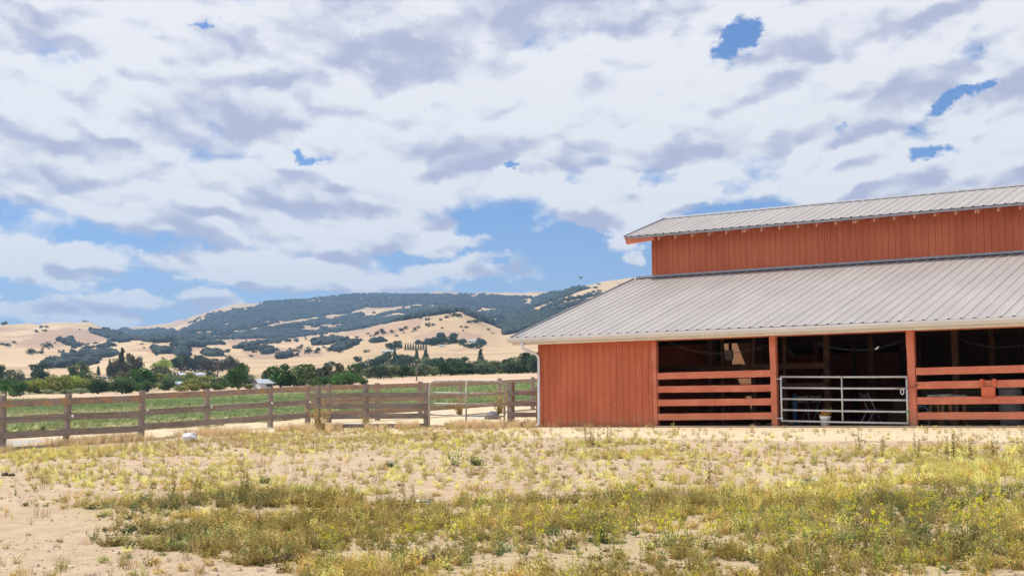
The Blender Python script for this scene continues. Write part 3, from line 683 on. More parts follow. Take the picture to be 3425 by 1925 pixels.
# gutter
gx0 = -.30
m = MB(); prof = [(.012, 2.583), (.0, 2.45), (-.07, 2.45), (-.095, 2.50), (-.118, 2.515), (-.122, 2.578), (-.108, 2.583), (-.105, 2.57)]
n = len(prof); xs = [gx0]+[gx0+3.05*i for i in range(1, 10)]+[XE]
for i, x in enumerate(xs):
    sag = .006*math.sin(i*1.7)
    for (y, z) in prof: m.v.append((x, y, z+sag))
for a in range(len(xs)-1):
    for i in range(n-1): m.f.append((a*n+i, a*n+i+1, (a+1)*n+i+1, (a+1)*n+i))
m.f.append(tuple(range(n)))
gut = m.build('gutter', M_gutter, barn)
m = MB(); m.box(-.20, 11.6, .018, .055, 2.375, 2.56); m.box(11.606, XE, .018, .055, 2.372, 2.56); m.build('fascia', M_fascia, barn, bevel=.004)
m = MB(); m.box(-.2, XE, .056, .34, 2.455, 2.47); m.build('soffit', M_trim, barn)
# downspout
xd = XW+.0; ds = [(.21, -.055, 2.45), (.21, -.055, 2.33), (.24, -.04, 2.26), (.50, .2, 2.12), (.545, .27, 2.04), (.55, .29, 1.95), (.545, .29, .12), (.53, .27, .06), (.43, .14, .012)]
MB().tube(ds, .042, 10).build('downspout', M_white, barn, sm=True)['label'] = 'white downspout bending round the corner'
# siding with 8 inch grooves
def siding(name, x0, x1, z0, z1f, Y, parent, g=.2032, phase=0., face=-1, matl=None):
    m = MB(); x = x0; first = True; gw = .0055; dep = .016
    edges = [x0]; c = math.ceil((x0+.02-phase)/g)*g+phase
    while c < x1-.02: edges.append(c); c += g
    edges.append(x1)
    for i in range(len(edges)-1):
        a = edges[i]+(gw if i else 0); b = edges[i+1]-(gw if i < len(edges)-2 else 0)
        dj = random.uniform(-.0015, .0015)
        za, zb = z1f(a), z1f(b)
        m.quad((a, Y+dj, z0), (b, Y+dj, z0), (b, Y+dj, zb), (a, Y+dj, za))
        if i: m.quad((a-2*gw, Y-face*dep, z0), (a, Y+dj, z0), (a, Y+dj, za), (a-2*gw, Y-face*dep, za))
        if i < len(edges)-2: m.quad((b, Y+dj, z0), (b, Y-face*dep, z0), (b, Y-face*dep, zb), (b, Y+dj, zb))
    m.quad((x0, Y-face*.018, z0), (x1, Y-face*.018, z0), (x1, Y-face*.018, z1f(x1)), (x0, Y-face*.018, z1f(x0)))
    return m.build(name, matl or M_red, parent)
siding('siding_wall', XW, 4.22, -.03, lambda x: 2.42, YW, barn, phase=.05)
xuw = float(on_Y(2180, 870, YS)[0])
siding('upper_wall', xuw, XE, HS+.06, lambda x: 6.43, YS, barn, phase=.03)['label'] = 'upper red grooved wall between the two roofs'
siding('siding_wall', xuw, XE, HS+.06, lambda x: 6.42, YB-YS, barn, face=1)
siding('siding_wall', XW, XE, -.03, lambda x: 2.75, YB-YW, barn, face=1)
# gable end (left), seen from other positions
def gz(y):
    if y < YS: return HE+(HS-HE)*y/YS-.03
    if y > YB-YS: return HE+(HS-HE)*(YB-y)/YS-.03
    return HU+(HR-HU)*(min(y, YB-y)-YU)/(YR-YU)-.03
m = MB(); y = YW
while y < YB-YW-.01:
    y2 = min(y+.2032, YB-YW)
    if y < YS < y2: y2 = YS
    if y < YB-YS < y2: y2 = YB-YS
    ya, yb = y+.001, y2-.001
    sun_gap = 8.4 < (y+y2)/2 < 10.7      # unseen high opening, added to let the sun in on the tan panels
    z0 = -.03
    xo = XW if (y >= YS-.001 and y2 <= YB-YS+.001) else XW
    for (za, zb) in (((z0, 4.5), (6.7, None)) if sun_gap else ((z0, None),)):
        m.quad((xo, yb-.006, za), (xo, ya+.006, za), (xo, ya+.006, zb or gz(ya+.006 if ya > YS else ya)), (xo, yb-.006, zb or gz(yb-.008)))
        m.quad((xo+.015, yb+.006, za), (xo+.015, ya-.006, za), (xo+.015, ya-.006, zb or gz(ya)), (xo+.015, yb+.006, zb or gz(yb)))
    y = y2
m.build('gable_wall', M_red, barn)
m = MB(); m.quad((XE-.05, YW, -.03), (XE-.05, YB-YW, -.03), (XE-.05, YB-YW, 2.5), (XE-.05, YW, 2.5)); m.poly([(XE-.05, YW, 2.5), (XE-.05, YB-YW, 2.5), (XE-.05, YB-YS, HS), (XE-.05, YB-YS, 6.2), (XE-.05, YR, HR-.05), (XE-.05, YS, 6.2), (XE-.05, YS, HS)])
m.build('gable_wall', M_red, barn)
# corner board and end board of the grooved wall
m = MB(); m.box(4.205, 4.222, .335, .349, -.02, 2.40); m.build('end_board', M_trim, barn)
# rafter tails under the upper eave; every sixth is a doubled truss end
slu = (HR-HU)/(YR-YU)
k = 2; xt0 = float(on_Y(2050+823/5.57, 700+540/5.57, YU)[0])
i = 0
while xt0+i*2*FT < XE-.3:
    x = xt0+i*2*FT; m = MB()
    def tail(xa, xb):
        y0, y1 = YU+.10, YS+.02
        m.poly([(xa, y0, HU-.03), (xb, y0, HU-.03), (xb, y0, HU-.185), (xa, y0, HU-.185)])
        for xx in (xa, xb): m.poly([(xx, y0, HU-.185), (xx, y0, HU-.03), (xx, y1, HU-.03+slu*(y1-y0)), (xx, y1, HU-.16+slu*(y1-y0))])
        m.poly([(xa, y0, HU-.185), (xb, y0, HU-.185), (xb, y1, HU-.16+slu*(y1-y0)), (xa, y1, HU-.16+slu*(y1-y0))])
    if i % 6 == 5: tail(x-.055, x-.018); tail(x+.018, x+.055); m.box(x-.017, x+.017, YU+.14, YU+.2, HU-.15, HU-.04)
    else: tail(x-.021, x+.021)
    m.build('rafter_tail', M_tail, barn); i += 1
# overhang at the left gable of the upper roof: fly rafter, lookout and a short tail
m = MB(); p0 = on_Y(2050+268/5.57, 700+560/5.57, YU+.03)
m.quad((x_uv+.07, YU+.03, HU-.05), (x_uv+1.05, YU+.03, HU-.05), (x_uv+1.05, YU+.03, HU-.20), (x_uv+.07, YU+.03, HU-.27))
m.bar((x_uv+.05, YU+.02, HU-.13), (x_uv+.05, YR, HR-.13), .04, .19); m.bar((x_uv+.05, YR, HR-.13), (x_uv+.05, YB-YU-.02, HU-.13), .04, .19)
m.build('barge_board', M_trim, barn)
m = MB(); m.poly([(x_uv+1.06, YU+.03, HU-.05), (x_uv+1.11, YU+.03, HU-.05), (x_uv+1.11, YU+.03, HU-.20), (x_uv+1.06, YU+.03, HU-.20)])
m.poly([(x_uv+1.11, YU+.03, HU-.06), (x_uv+1.11, YU+.03, HU-.19), (xuw, YS, HU+.02), (xuw, YS, HU+.12)])
m.build('lookout', M_trim, barn)
# posts of the open front
for xp, wl in ((4.30, .13), (7.80, .165), (11.44, .185), (15.1, .18), (18.76, .18), (22.4, .18), (26.1, .18)):
    m = MB(); m.bar((xp, YW+.075, -.06), (xp-.02, YW+.075, 2.40), .15, wl, up=(1, 0, 0)); m.build('post', M_trim, barn, bevel=.006)
    m = MB(); m.box(xp-wl/2-.03, xp-wl/2-.002, YW+.01, YW+.13, 1.95, 2.40); m.build('cleat', M_trim, barn, bevel=.004)
m = MB(); m.box(4.24, XE, YW+.16, YW+.21, 2.37, 2.44); m.build('header_beam', M_trim, barn)
m = MB(); m.box(4.36, XE, .18, .23, -.07, .045); m.build('sill_board', M_tan, barn, bevel=.006)
# board rails between the posts, flush with the post fronts
for (xa, xb, zs) in ((4.37, 7.74, (1.489, 1.125, .76, .373)), (11.54, 15.02, (1.464, 1.12, .743, .372)), (15.19, 18.67, (1.464, 1.12, .743, .372)), (18.85, 22.3, (1.464, 1.12, .743, .372))):
    for i, z in enumerate(zs):
        z2 = z+random.uniform(-.012, .02)
        m = MB(); m.bar((xa, YW+.03, z-.089), (xb, YW+.03, z2-.089), .04, .178, jit=.004, seg=14)
        if xa == 4.37 and i == 1:   # split lower edge at the right end
            m.bar((xb-.85, YW+.004, z-.172), (xb, YW+.004, z-.125), .012, .035)
        m.build('rail', M_trim, barn, bevel=.003)
# inside of the barn
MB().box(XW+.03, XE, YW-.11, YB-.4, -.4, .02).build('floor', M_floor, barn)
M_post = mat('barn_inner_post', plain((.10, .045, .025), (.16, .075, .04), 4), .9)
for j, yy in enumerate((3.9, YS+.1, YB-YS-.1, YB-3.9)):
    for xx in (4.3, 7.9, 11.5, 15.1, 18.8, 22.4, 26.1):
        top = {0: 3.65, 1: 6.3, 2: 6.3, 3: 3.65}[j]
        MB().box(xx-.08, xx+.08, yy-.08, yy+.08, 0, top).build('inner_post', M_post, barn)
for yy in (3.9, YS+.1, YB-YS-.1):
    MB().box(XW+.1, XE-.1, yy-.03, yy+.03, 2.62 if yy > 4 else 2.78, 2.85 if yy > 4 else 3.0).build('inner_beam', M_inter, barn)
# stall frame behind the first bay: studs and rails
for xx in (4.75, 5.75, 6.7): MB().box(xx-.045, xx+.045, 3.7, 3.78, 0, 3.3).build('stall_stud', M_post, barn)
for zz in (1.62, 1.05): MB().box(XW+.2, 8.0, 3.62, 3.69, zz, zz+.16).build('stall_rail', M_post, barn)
# tan panels in the main aisle, lit through the opening added in the left gable
def on_panel(x, off=0.):
    d = pixdir(x, 1200); n = np.array([-.5, -.87, 0]); P0 = np.array([2.6, 9.9, 0])+n*off; t = (P0-CAM)@n/(d@n); return CAM+d*t
for (q0, q1) in ((955, 1046), (1085, 1310)):
    A_ = on_panel(2150+q0/3.62); B_ = on_panel(2150+q1/3.62)
    MB().bar((A_[0], A_[1], 1.9), (B_[0], B_[1], 1.9), .03, 3.0).build('tan_partition', M_ply, barn)
A_ = on_panel(2150+900/3.62, .25); B_ = on_panel(2150+1330/3.62, .25); C_ = on_panel(2150+1090/3.62, .25)
MB().bar((A_[0], A_[1], 1.62), (B_[0], B_[1], 1.62), .05, .17).build('stall_rail', M_inter, barn)
MB().bar((A_[0], A_[1], 2.35), (C_[0], C_[1], 2.35), .05, .34).build('stall_rail', M_inter, barn)
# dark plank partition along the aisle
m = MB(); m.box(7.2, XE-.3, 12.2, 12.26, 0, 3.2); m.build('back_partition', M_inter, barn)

# ------------------------------------------------------------------ galvanised gate in the second bay
gate = empty('tube_gate', (8.0, .29, 0)); tag(gate, 'pale galvanised five bar tube gate closed across the middle bay of the red barn', 'gate')
g0 = Vector((8.0, .29, 0))
zl = [1.342-.03, 1.056-.03, .77-.03, .485-.03, .205-.03]; zr = [1.276-.03, .99-.03, .704-.03, .418-.03, .139-.03]
xl, xr = 8.03, 11.33
def lp(o, pts): return [tuple(Vector(p)-o) for p in pts]
for a, b in zip(zl, zr): MB().tube(lp(g0, [(xl, .29, a), ((xl+xr)/2, .29, (a+b)/2-.006), (xr, .29, b)]), .027, 10).build('gate_bar', M_galv, gate, sm=True)
MB().tube(lp(g0, [(xl, .29, .15), (xl, .29, 1.33)]), .028, 10).build('gate_stile', M_galv, gate, sm=True)
MB().tube(lp(g0, [(xr, .29, .07), (xr, .29, 1.27)]), .028, 10).build('gate_stile', M_galv, gate, sm=True)
xm = float(on_Y(2818, 1330, .29)[0]); MB().tube(lp(g0, [(xm, .262, .17), (xm, .262, 1.30)]), .022, 8).build('gate_brace', M_galv, gate, sm=True)
for z in (1.26, .24):
    MB().tube(lp(g0, [(7.86, .33, z), (8.07, .285, z)]), .014, 6).lathe(lp(g0, [(xl, .29, z-.03)])[0], [(.036, 0), (.036, .06)], 10).build('gate_hinge', M_galv, gate)
m = MB(); m.lathe(lp(g0, [(xr, .29, .36)])[0], [(.032, 0), (.032, .05)], 12); m.build('tape_band', M_green, gate)
ch = empty('latch_chain', (11.1, .25, .98)); tag(ch, 'rusty chain with a white loop tied from the barn gate round the post', 'chain')
def lk(pts, r, mt, nm):
    m = MB()
    for i in range(len(pts)-1):
        a = Vector(pts[i]); b = Vector(pts[i+1]); n = max(2, int((b-a).length/.03))
        for j in range(n):
            c = a.lerp(b, (j+.5)/n)-Vector(ch.location); d = (b-a).normalized(); s = Vector((0, 0, 1)) if j % 2 else Vector((0, 1, 0)); s = (s-d*s.dot(d)).normalized()
            m.tube([c+d*(math.cos(t)*.02)+s*(math.sin(t)*.012) for t in np.linspace(0, 2*math.pi, 9)], r, 5, cap=False)
    m.build(nm, mt, ch)
lk([(11.05, .25, .985), (11.33, .24, .975), (11.5, .32, 1.0), (11.6, .36, 1.06)], .0045, M_rust, 'chain')
MB().tube([(.13+.04*math.cos(t), -.02, -.10+.07*math.sin(t)) for t in np.linspace(0, 2*math.pi, 17)], .011, 6, cap=False).build('loop', M_bulb, ch, sm=True)
# bucket with dried leaves at the gate
bx = on_Y(2550+798/3.62, 1415, .50); bk = empty('bucket', (float(bx[0])-.05, .42, .02)); bk.scale = (.92, .92, .95); tag(bk, 'white plastic bucket of dried orange leaves standing before the barn gate', 'bucket')
MB().lathe((0, 0, 0), [(.118, 0), (.135, .22), (.150, .225), (.150, .25), (.152, .27), (.16, .285), (.15, .29), (.145, .27)], 28).build('pail', M_white, bk, sm=True)
vs = []; fs = []
for i in range(420):
    c = np.array([random.gauss(0, .06), random.gauss(0, .05), .29+abs(random.gauss(0, .05))+(.07 if random.random() < .3 else 0)]); c[0] += .04*(c[2] > .36)
    a = rng.normal(size=3); a /= np.linalg.norm(a); b = np.cross(a, rng.normal(size=3)); b /= np.linalg.norm(b); s = random.uniform(.014, .03)
    vs += [c-a*s, c+b*s*.7, c+a*s, c-b*s*.7]; fs.append([4*i, 4*i+1, 4*i+2, 4*i+3])
mesh_np('dried_leaves', vs, fs, M_leafo, parent=bk)
# red feeder hooked over the right rails
fx = on_Y(2950+1195/3.368, 1050+800/3.368, YW-.02)
fd = empty('feed_trough', (float(fx[0]), YW-.01, float(fx[2]))); tag(fd, 'small red plastic feeder hooked over the second rail of the right bay', 'feeder')
MB().poly([(-.17, 0, -.02), (.17, 0, -.02), (.165, 0, -.24), (.12, 0, -.29), (-.12, 0, -.29), (-.165, 0, -.24)]).build('feeder_lip', M_redpl, fd)
m = MB(); m.box(-.16, .16, -.07, -.006, -.27, -.03); m.build('tray', M_redpl, fd, bevel=.03)
for sx in (-1, 1): MB().box(sx*.145-.045, sx*.145+.045, -.035, .06, -.05, .15).build('hook', M_redpl, fd, bevel=.012)
# things inside the barn
def stool(x, y, rot, seatm, lab, h=.66):
    o = empty('stool', (x, y, .02), rot); tag(o, lab, 'stool', 'stools inside the barn behind the right bay')
    MB().lathe((0, 0, h-.03), [(.02, 0), (.16, .0), (.18, .03), (.175, .06), (.12, .075), (.01, .078)], 24).build('seat', seatm, o, sm=True)
    for a in range(4):
        t = a*math.pi/2+.78; MB().tube([(.10*math.cos(t), .10*math.sin(t), h-.03), (.19*math.cos(t), .19*math.sin(t), 0)], [.018, .015], 8).build('leg', M_legw, o, sm=True)
    MB().tube([(.155*math.cos(t), .155*math.sin(t), .25) for t in np.linspace(0, 2*math.pi, 25)], .011, 6, cap=False).build('foot_ring', M_legw, o, sm=True)
M_legw = mat('stool_wood', plain((.38, .20, .09), (.5, .28, .14), 6), .6)
M_seat = mat('cream_cushion', plain((.6, .55, .48), (.7, .64, .56), 3), .7)
for (q, lab, yy, rr) in ((588, 'cream seated wooden stool inside the barn, leftmost behind the right rails', 2.2, .2), (722, 'cream seated wooden stool inside the barn, middle one behind the right rails', 1.7, .5), (880, 'cream seated wooden stool inside the barn, rightmost behind the right rails', 2.9, .1)):
    p = on_Y(2950+q/3.368, 1330, yy); stool(float(p[0]), yy, rr, M_seat, lab, .76)
def chair(px_, py_, yy, rot, mt, lab):
    p = on_Y(px_, py_, yy); o = empty('folding_chair', (float(p[0]), yy, .02), rot); tag(o, lab, 'chair', 'folding chairs inside the barn')
    MB().box(-.2, .2, -.19, .19, .43, .455).build('seat', mt, o, bevel=.01)
    MB().bar((-.2, .21, .76), (.2, .21, .76), .015, .2).build('backrest', mt, o, bevel=.005)
    for sx in (-.21, .21):
        MB().tube([(sx, .22, .9), (sx, -.22, 0)], .012, 6).build('leg', M_galv, o, sm=True)
        MB().tube([(sx, .0, .44), (sx, .26, 0)], .012, 6).build('leg', M_galv, o, sm=True)
M_tanf = mat('tan_cloth', plain((.5, .43, .33), (.6, .52, .4), 4), .8)
chair(2550+470/3.62, 1350, 5.2, .5, M_tanf, 'tan folding chair in the dark barn behind the left half of the gate')
chair(2550+590/3.62, 1350, 5.7, -.3, M_tanf, 'tan folding chair beside another in the dark barn, nearer the gate middle')
chair(2550+1320/3.62, 1370, 3.6, 2.4, M_tub, 'dark folding chair behind the right half of the barn gate')
p = on_Y(2550+395/3.62, 1350, 4.6); o = tag(MB().lathe((0, 0, 0), [(.07, 0), (.07, .9), (.06, .92)], 16).build('blue_pipe', M_blue, sm=True), 'upright blue plastic pipe standing inside the barn', 'pipe'); o.location = (float(p[0]), 4.6, .02)
p = on_Y(2950+1450/3.368, 1350, 2.6); o = tag(MB().lathe((0, 0, 0), [(.24, 0), (.28, .1), (.29, .5), (.28, .88), (.26, .92), (.3, .93), (.3, .96), (.02, .97)], 28).build('white_barrel', mat('milky_barrel', plain((.2, .19, .21), (.27, .26, .28), 3), .5), sm=True), 'pale plastic barrel standing inside the barn at the right edge', 'barrel'); o.location = (float(p[0]), 2.6, .02)
p = on_Y(2950+480/3.368, 1360, 1.2); o = tag(MB().tube([(-.16, 0, 0), (-.16, 0, .42), (-.1, 0, .5), (.06, 0, .5), (.14, 0, .42), (.15, 0, 0)], .018, 8).build('blue_hoop', M_blue, sm=True), 'bent blue pipe hoop just behind the right barn post', 'pipe'); o.location = (float(p[0])-.06, 1.2, .02)
# hay bales stacked in the aisle
n = 0
for ix in range(7):
    for iz in range(3 if ix in (1, 2, 5) else 2):
        o = tag(MB().box(-.52, .52, -.25, .25, 0, .42).build('hay_bale', M_hay, bevel=.04), None, 'hay bale', 'hay bales stacked in the dark aisle of the barn')
        o['label'] = 'brown hay bale stacked in the dark aisle of the barn'
        o.location = (8.3+ix*1.07+.2*(iz % 2), 9.4+.05*(ix % 2), .02+iz*.425); o.rotation_euler = (0, 0, random.uniform(-.03, .03))
# fluorescent battens and string lights
for (qa, qb, yy, lab) in ((2550+1330/3.62, 3240, 5.0, 'long twin tube light hung under the barn ceiling over the middle bay'), (2950+1270/3.368, 3520, 5.0, 'twin tube light under the barn ceiling at the right edge')):
    a = on_Y(qa, 1124, yy); b = on_Y(qb, 1118, yy); o = empty('tube_light', (float(a[0]), yy, 2.62)); tag(o, lab, 'light')
    L = float(b[0]-a[0]); MB().box(0, L, -.05, .05, .06, .1).build('housing', M_galv, o)
    for dy in (-.05, .05): MB().tube([(0, dy, .03), (L, dy, .03)], .014, 8).build('lamp_tube', M_bulb, o)
def string(x0p, y0p, x1p, y1p, ym, Yp, lab):
    a = on_Y(x0p, y0p, Yp); b = on_Y(x1p, y1p, Yp); mid = on_Y((x0p+x1p)/2, ym, Yp)
    o = empty('string_lights', tuple(map(float, a))); tag(o, lab, 'string lights', 'strings of lights sagging across the barn bays')
    N = 22; pts = []
    for i in range(N+1):
        t = i/N; p = a*(1-t)+b*t; s = (mid[2]-(a[2]+b[2])/2)*4*t*(1-t); pts.append(Vector((p[0]-a[0], 0, p[2]-a[2]+s)))
    MB().tube(pts, .006, 5).build('cord', M_wire, o)
    for i in range(1, N): q = pts[i]; MB().lathe((q.x, q.y, q.z-.05), [(.004, 0), (.011, .012), (.011, .03), (.006, .05)], 7).build('bulb', M_wire, o)
string(2150+300/3.62, 1080+228/3.62, 2150+1500/3.62, 1080+270/3.62, 1080+362/3.62, YW+.3, 'string of small bulbs sagging across the left barn bay')
string(2550+640/3.62, 1080+225/3.62, 2550+1700/3.62, 1080+205/3.62, 1080+320/3.62, YW+.5, 'string of small bulbs sagging behind the gate bay')
string(2950+900/3.368, 1050+290/3.368, 3520, 1050+250/3.368, 1050+365/3.368, YW+.8, 'string of small bulbs sagging behind the right rails')
p = on_Y(2550+1387/3.62, 1080+303/3.62, YW+.45); o = tag(MB().bar((-.04, 0, -.03), (.05, 0, .04), .02, .035).build('bright_clip', M_bulb), 'small white clip on the light string above the gate', 'clip'); o.location = tuple(map(float, p))

# ------------------------------------------------------------------ fences
def yh(x): return 1392.65-.005628*x
# nearer fence that starts at the left edge and runs away behind the barn
FA = [(-1300, 33.6, 1356, (1392, 1458, 1514, 1576), 1592), (-860, 35.2, 1342, (1376, 1438, 1494, 1552), 1568), (-420, 36.8, 1330, (1362, 1420, 1474, 1530), 1545), (-170, 37.8, 1334, (1350, 1408, 1460, 1514), 1528), (10, 38.6, 1322, (1339, 1394, 1445, 1496), 1513), (230, 39.3, 1317, (1330, 1380.5, 1433, 1483), 1481),
 (476, 40.8, 1304, (1319, 1373, 1420, 1467), 1466), (691, 43, 1300, (1307.5, 1356, 1402, 1447), 1474), (904, 46, 1291.7, (1297, 1343, 1386, 1432), 1431), (1029, 48, 1287, (1292, 1336, 1379, 1424), 1424),
 (1100, 49.5, 1282.5, (1288, 1332, 1375, 1417), 1414), (1262, 52, 1280, (1284, 1328, 1368, 1408), 1405), (1405, 54.5, 1275, (1280, 1322, 1360, 1397), 1398), (1539, 57.5, 1270, (1276, 1314, 1352, 1386), 1389),
 (1671, 61, 1264, (1271, 1307, 1343, 1376), 1378), (1782, 65, 1260, (1266, 1300, 1333, 1366), 1368), (1900, 69.5, 1255, (1261, 1294, 1325, 1355), 1357)]
fa = empty('board_fence', tuple(map(float, at_s(10, 1513, 38.6)))); O_ = Vector(fa.location)
tag(fa, 'long weathered board fence with orange lichen running from the left edge away behind the barn', 'fence')
for i, (x, s, yt, rl, yb) in enumerate(FA):
    top = Vector(at_s(x, yt, s)); bot = Vector(at_s(x-(10 if i == 5 else 4 if i == 6 else 0), yb, s)); bot.z -= .15
    m = MB(); m.bar(bot-O_, top-O_, .14, .13, up=(0, 1, 0), jit=.006, seg=5); m.build('post', M_wood, fa)
for i in range(len(FA)-1):
    for r in range(4):
        x0, s0 = FA[i][0], FA[i][1]-.08; x1, s1 = FA[i+1][0], FA[i+1][1]-.08
        jog = 0
        if i < 4: jog = 0
        y0 = FA[i][3][r]; y1 = FA[i+1][3][r]
        if i == 5: y1 += 1.5
        if i == 6: y0 -= (4.5 if r < 3 else 0); 
        a = Vector(at_s(x0, y0, s0)); b = Vector(at_s(x1, y1, s1)); w = .185 if i < 6 else .17
        a.z -= w/2; b.z -= w/2
        d = (b-a).normalized()
        far = i >= 11
        m = MB(); m.bar(a-d*.06-O_, b+d*.06-O_, .035, w, jit=.006, seg=8); m.build('rail', (M_tan if i >= 9 else M_lichen) if (r == 0 or i >= 9) else M_wood, fa)
# electric wire with white insulators
ins = [(243, 1391, 39.15), (493, 1371, 40.75), (707, 1360, 43.1), (910, 1348, 46), (1037, 1344, 48)]
pts = [Vector(at_s(x, y, s-.14))-O_ for x, y, s in [(-200, 1412, 37.6)]+ins]
MB().tube(pts, .005, 5).build('electric_wire', M_wire, fa)
for p in pts[1:]: MB().lathe((p.x, p.y, p.z-.035), [(.02, 0), (.035, .02), (.035, .05), (.02, .07)], 10).build('insulator', M_bulb, fa, sm=True)
# corral fence facing the camera, left and right of the old gate
def corral(name, posts, rails, s, lab):
    o0 = Vector(at_s(posts[0][0], posts[0][2], s)); o = empty(name, o0); tag(o, lab, 'fence')
    for (x, yt, yb, w) in posts:
        t_ = Vector(at_s(x, yt, s+.08)); b_ = Vector(at_s(x, yb, s+.08)); b_.z -= .12
        MB().bar(b_-o0, t_-o0, w, w, up=(0, 1, 0), jit=.006, seg=4).build('post', M_wood, o)
    for (x0, y0, x1, y1, h) in rails:
        a = Vector(at_s(x0, y0, s-.02)); b = Vector(at_s(x1, y1, s-.02)); hh = h*s/F_PX; a.z -= hh/2; b.z -= hh/2
        MB().bar(a-o0, b-o0, .045, hh, jit=.006, seg=9).build('rail', M_wood, o)
    return o
q = lambda X, Y: (850+X/2.576, 1150+Y/2.576)
corral('corral_fence', [(q(548, 0)[0], q(0, 352)[1], 1415, .13), (q(962, 0)[0], q(0, 343)[1], 1424, .13), (q(1487, 0)[0], q(0, 336)[1], 1428, .14)],
 [(*q(478, 424), *q(1492, 414), 15.5), (*q(445, 513), *q(1496, 508), 17), (*q(590, 603), *q(1500, 594), 17), (*q(560, 690), *q(1497, 682), 13)], 42., 'dark weathered rail fence standing left of the old steel gate')
corral('corral_fence', [(q(2212, 0)[0], q(0, 330)[1], 1426, .16), (1800.5, q(0, 365)[1], 1424, .10)],
 [(*q(2182, 404), *q(2458, 402), 14.5), (*q(2175, 494), *q(2458, 492), 16), (*q(2180, 588), *q(2458, 588), 15.5), (*q(2178, 680), *q(2458, 676), 13)], 41.0, 'short dark rail fence between the old steel gate and the barn corner')
# old gate with rounded top corners
gs = 41.6; gg0 = Vector(at_s(q(1508, 0)[0], 1424, gs)); og = empty('corral_gate', gg0); tag(og, 'old galvanised corral gate with rounded top corners between the two rail fences', 'gate')
G = lambda X, Y: Vector(at_s(*q(X, Y), gs))-gg0
MB().tube([G(1508, 712), G(1508, 380), G(1516, 345), G(1535, 326), G(1560, 320), G(1830, 318), G(2105, 322), G(2140, 334), G(2155, 360), G(2160, 400), G(2156, 712)], .03, 10).build('gate_frame', M_gatesteel, og, sm=True)
for (ya, yb) in ((418, 426), (512, 520), (606, 622)): MB().tube([G(1508, ya), G(1830, (ya+yb)/2+1), G(2158, yb)], .025, 8).build('gate_bar', M_gatesteel, og, sm=True)
MB().tube([G(1508, 702), G(1830, 706)], .016, 8).build('gate_bar', M_rust, og, sm=True)
MB().tube([G(1828, 318), G(1827, 704)], .025, 8).build('gate_stile', M_gatesteel, og, sm=True)

# ------------------------------------------------------------------ single objects in the yard
def blob(name, c, r, mt, lab, cat, seed=0, n=14, rough=.25, group=None, parent=None):
    vs = []; R_ = random.Random(seed); M_ = n*2
    for i in range(n+1):
        ph = math.pi*i/n
        for j in range(M_):
            t = 2*math.pi*j/M_; d = np.array([math.sin(ph)*math.cos(t), math.sin(ph)*math.sin(t), math.cos(ph)])
            k = 1+rough*(float(fbm(d[0]*1.7+seed, d[1]*1.7+d[2]*2.3, 4, seed))-.5)*2
            vs.append((d[0]*r[0]*k, d[1]*r[1]*k, d[2]*r[2]*k))
    fs = [[i*M_+j, (i+1)*M_+j, (i+1)*M_+(j+1) % M_, i*M_+(j+1) % M_] for i in range(n) for j in range(M_)]
    o = mesh_np(name, vs, fs, mt, parent=parent); o.location = c
    if lab: tag(o, lab, cat, group)
    return o
def on_ground(x, y):      # photo pixel at full scale -> ground point
    p, r = pix_rho(x/K, y/K, 5.); return p
p = on_ground(633, 1476); blob('white_rock', (p[0], p[1], p[2]+.09), (.22, .17, .15), M_rock, 'white rock lying against the bottom board of the long fence', 'rock', 3, rough=.5)
p = at_s(1648, 1398, 50); o = blob('rubber_tub', (p[0], p[1], p[2]), (.30, .3, .26), M_tub, 'dark rubber tub upside down beyond the old steel gate', 'tub', 5, rough=.08)
for i, (x, y, rx, lab) in enumerate(((2712, 1618, .10, 'scrap of white paper lying among weeds before the barn gate'), (1420, 1690, .10, 'crumpled pale scrap lying at the upper edge of the weed patch'))):
    p = on_ground(x, y); m = MB()
    for a in range(6):
        m.quad(*[(rx*math.cos(t+a*.3)*(.7+.3*random.random())+(a-2.5)*.03, .6*rx*math.sin(t+a*.3), .015+random.random()*.05) for t in (0, 1.57, 3.14, 4.71)])
    o = m.build('paper_scrap', M_bulb); o.location = (p[0], p[1], p[2]+.01); tag(o, lab, 'litter')
for i, (x, y, s, lab) in enumerate(((950, 1872, .11, 'black lump of dung in the weeds, leftmost at the bottom'), (1025, 1878, .09, 'black lump of dung right beside a larger one at the bottom'), (1452, 1875, .13, 'brown clod heap in a gap of the weeds at bottom centre'), (1728, 1502, .08, 'dark clod on the pale soil before the red wall'), (2440, 1738, .11, 'dark dung heap in the middle of the weeds, left of the gate bucket'), (2925, 1665, .08, 'dark dung heap on bare soil below the right barn bay'), (3400, 1858, .12, 'dark clod heap at the lower right corner'), (40, 1590, .11, 'dark clod bank on soil near the left edge'), (3392, 1795, .07, 'small grey stone near the right edge of the weeds'))):
    p = on_ground(x, y); o = empty('soil_clod', tuple(map(float, p))); tag(o, lab, 'clod', 'dung and soil clods in the yard')
    for k in range(9 if s > .08 else 2):
        a = random.uniform(0, 6.28); rr = random.uniform(0, s); z = s*random.uniform(.15, .4); q_ = s*random.uniform(.25, .5)
        b = blob('lump', (rr*math.cos(a)*1.5, rr*math.sin(a), z*.6), (q_*1.2, q_, q_*.7), M_clod, None, None, i*20+k, 6, .7, parent=o)
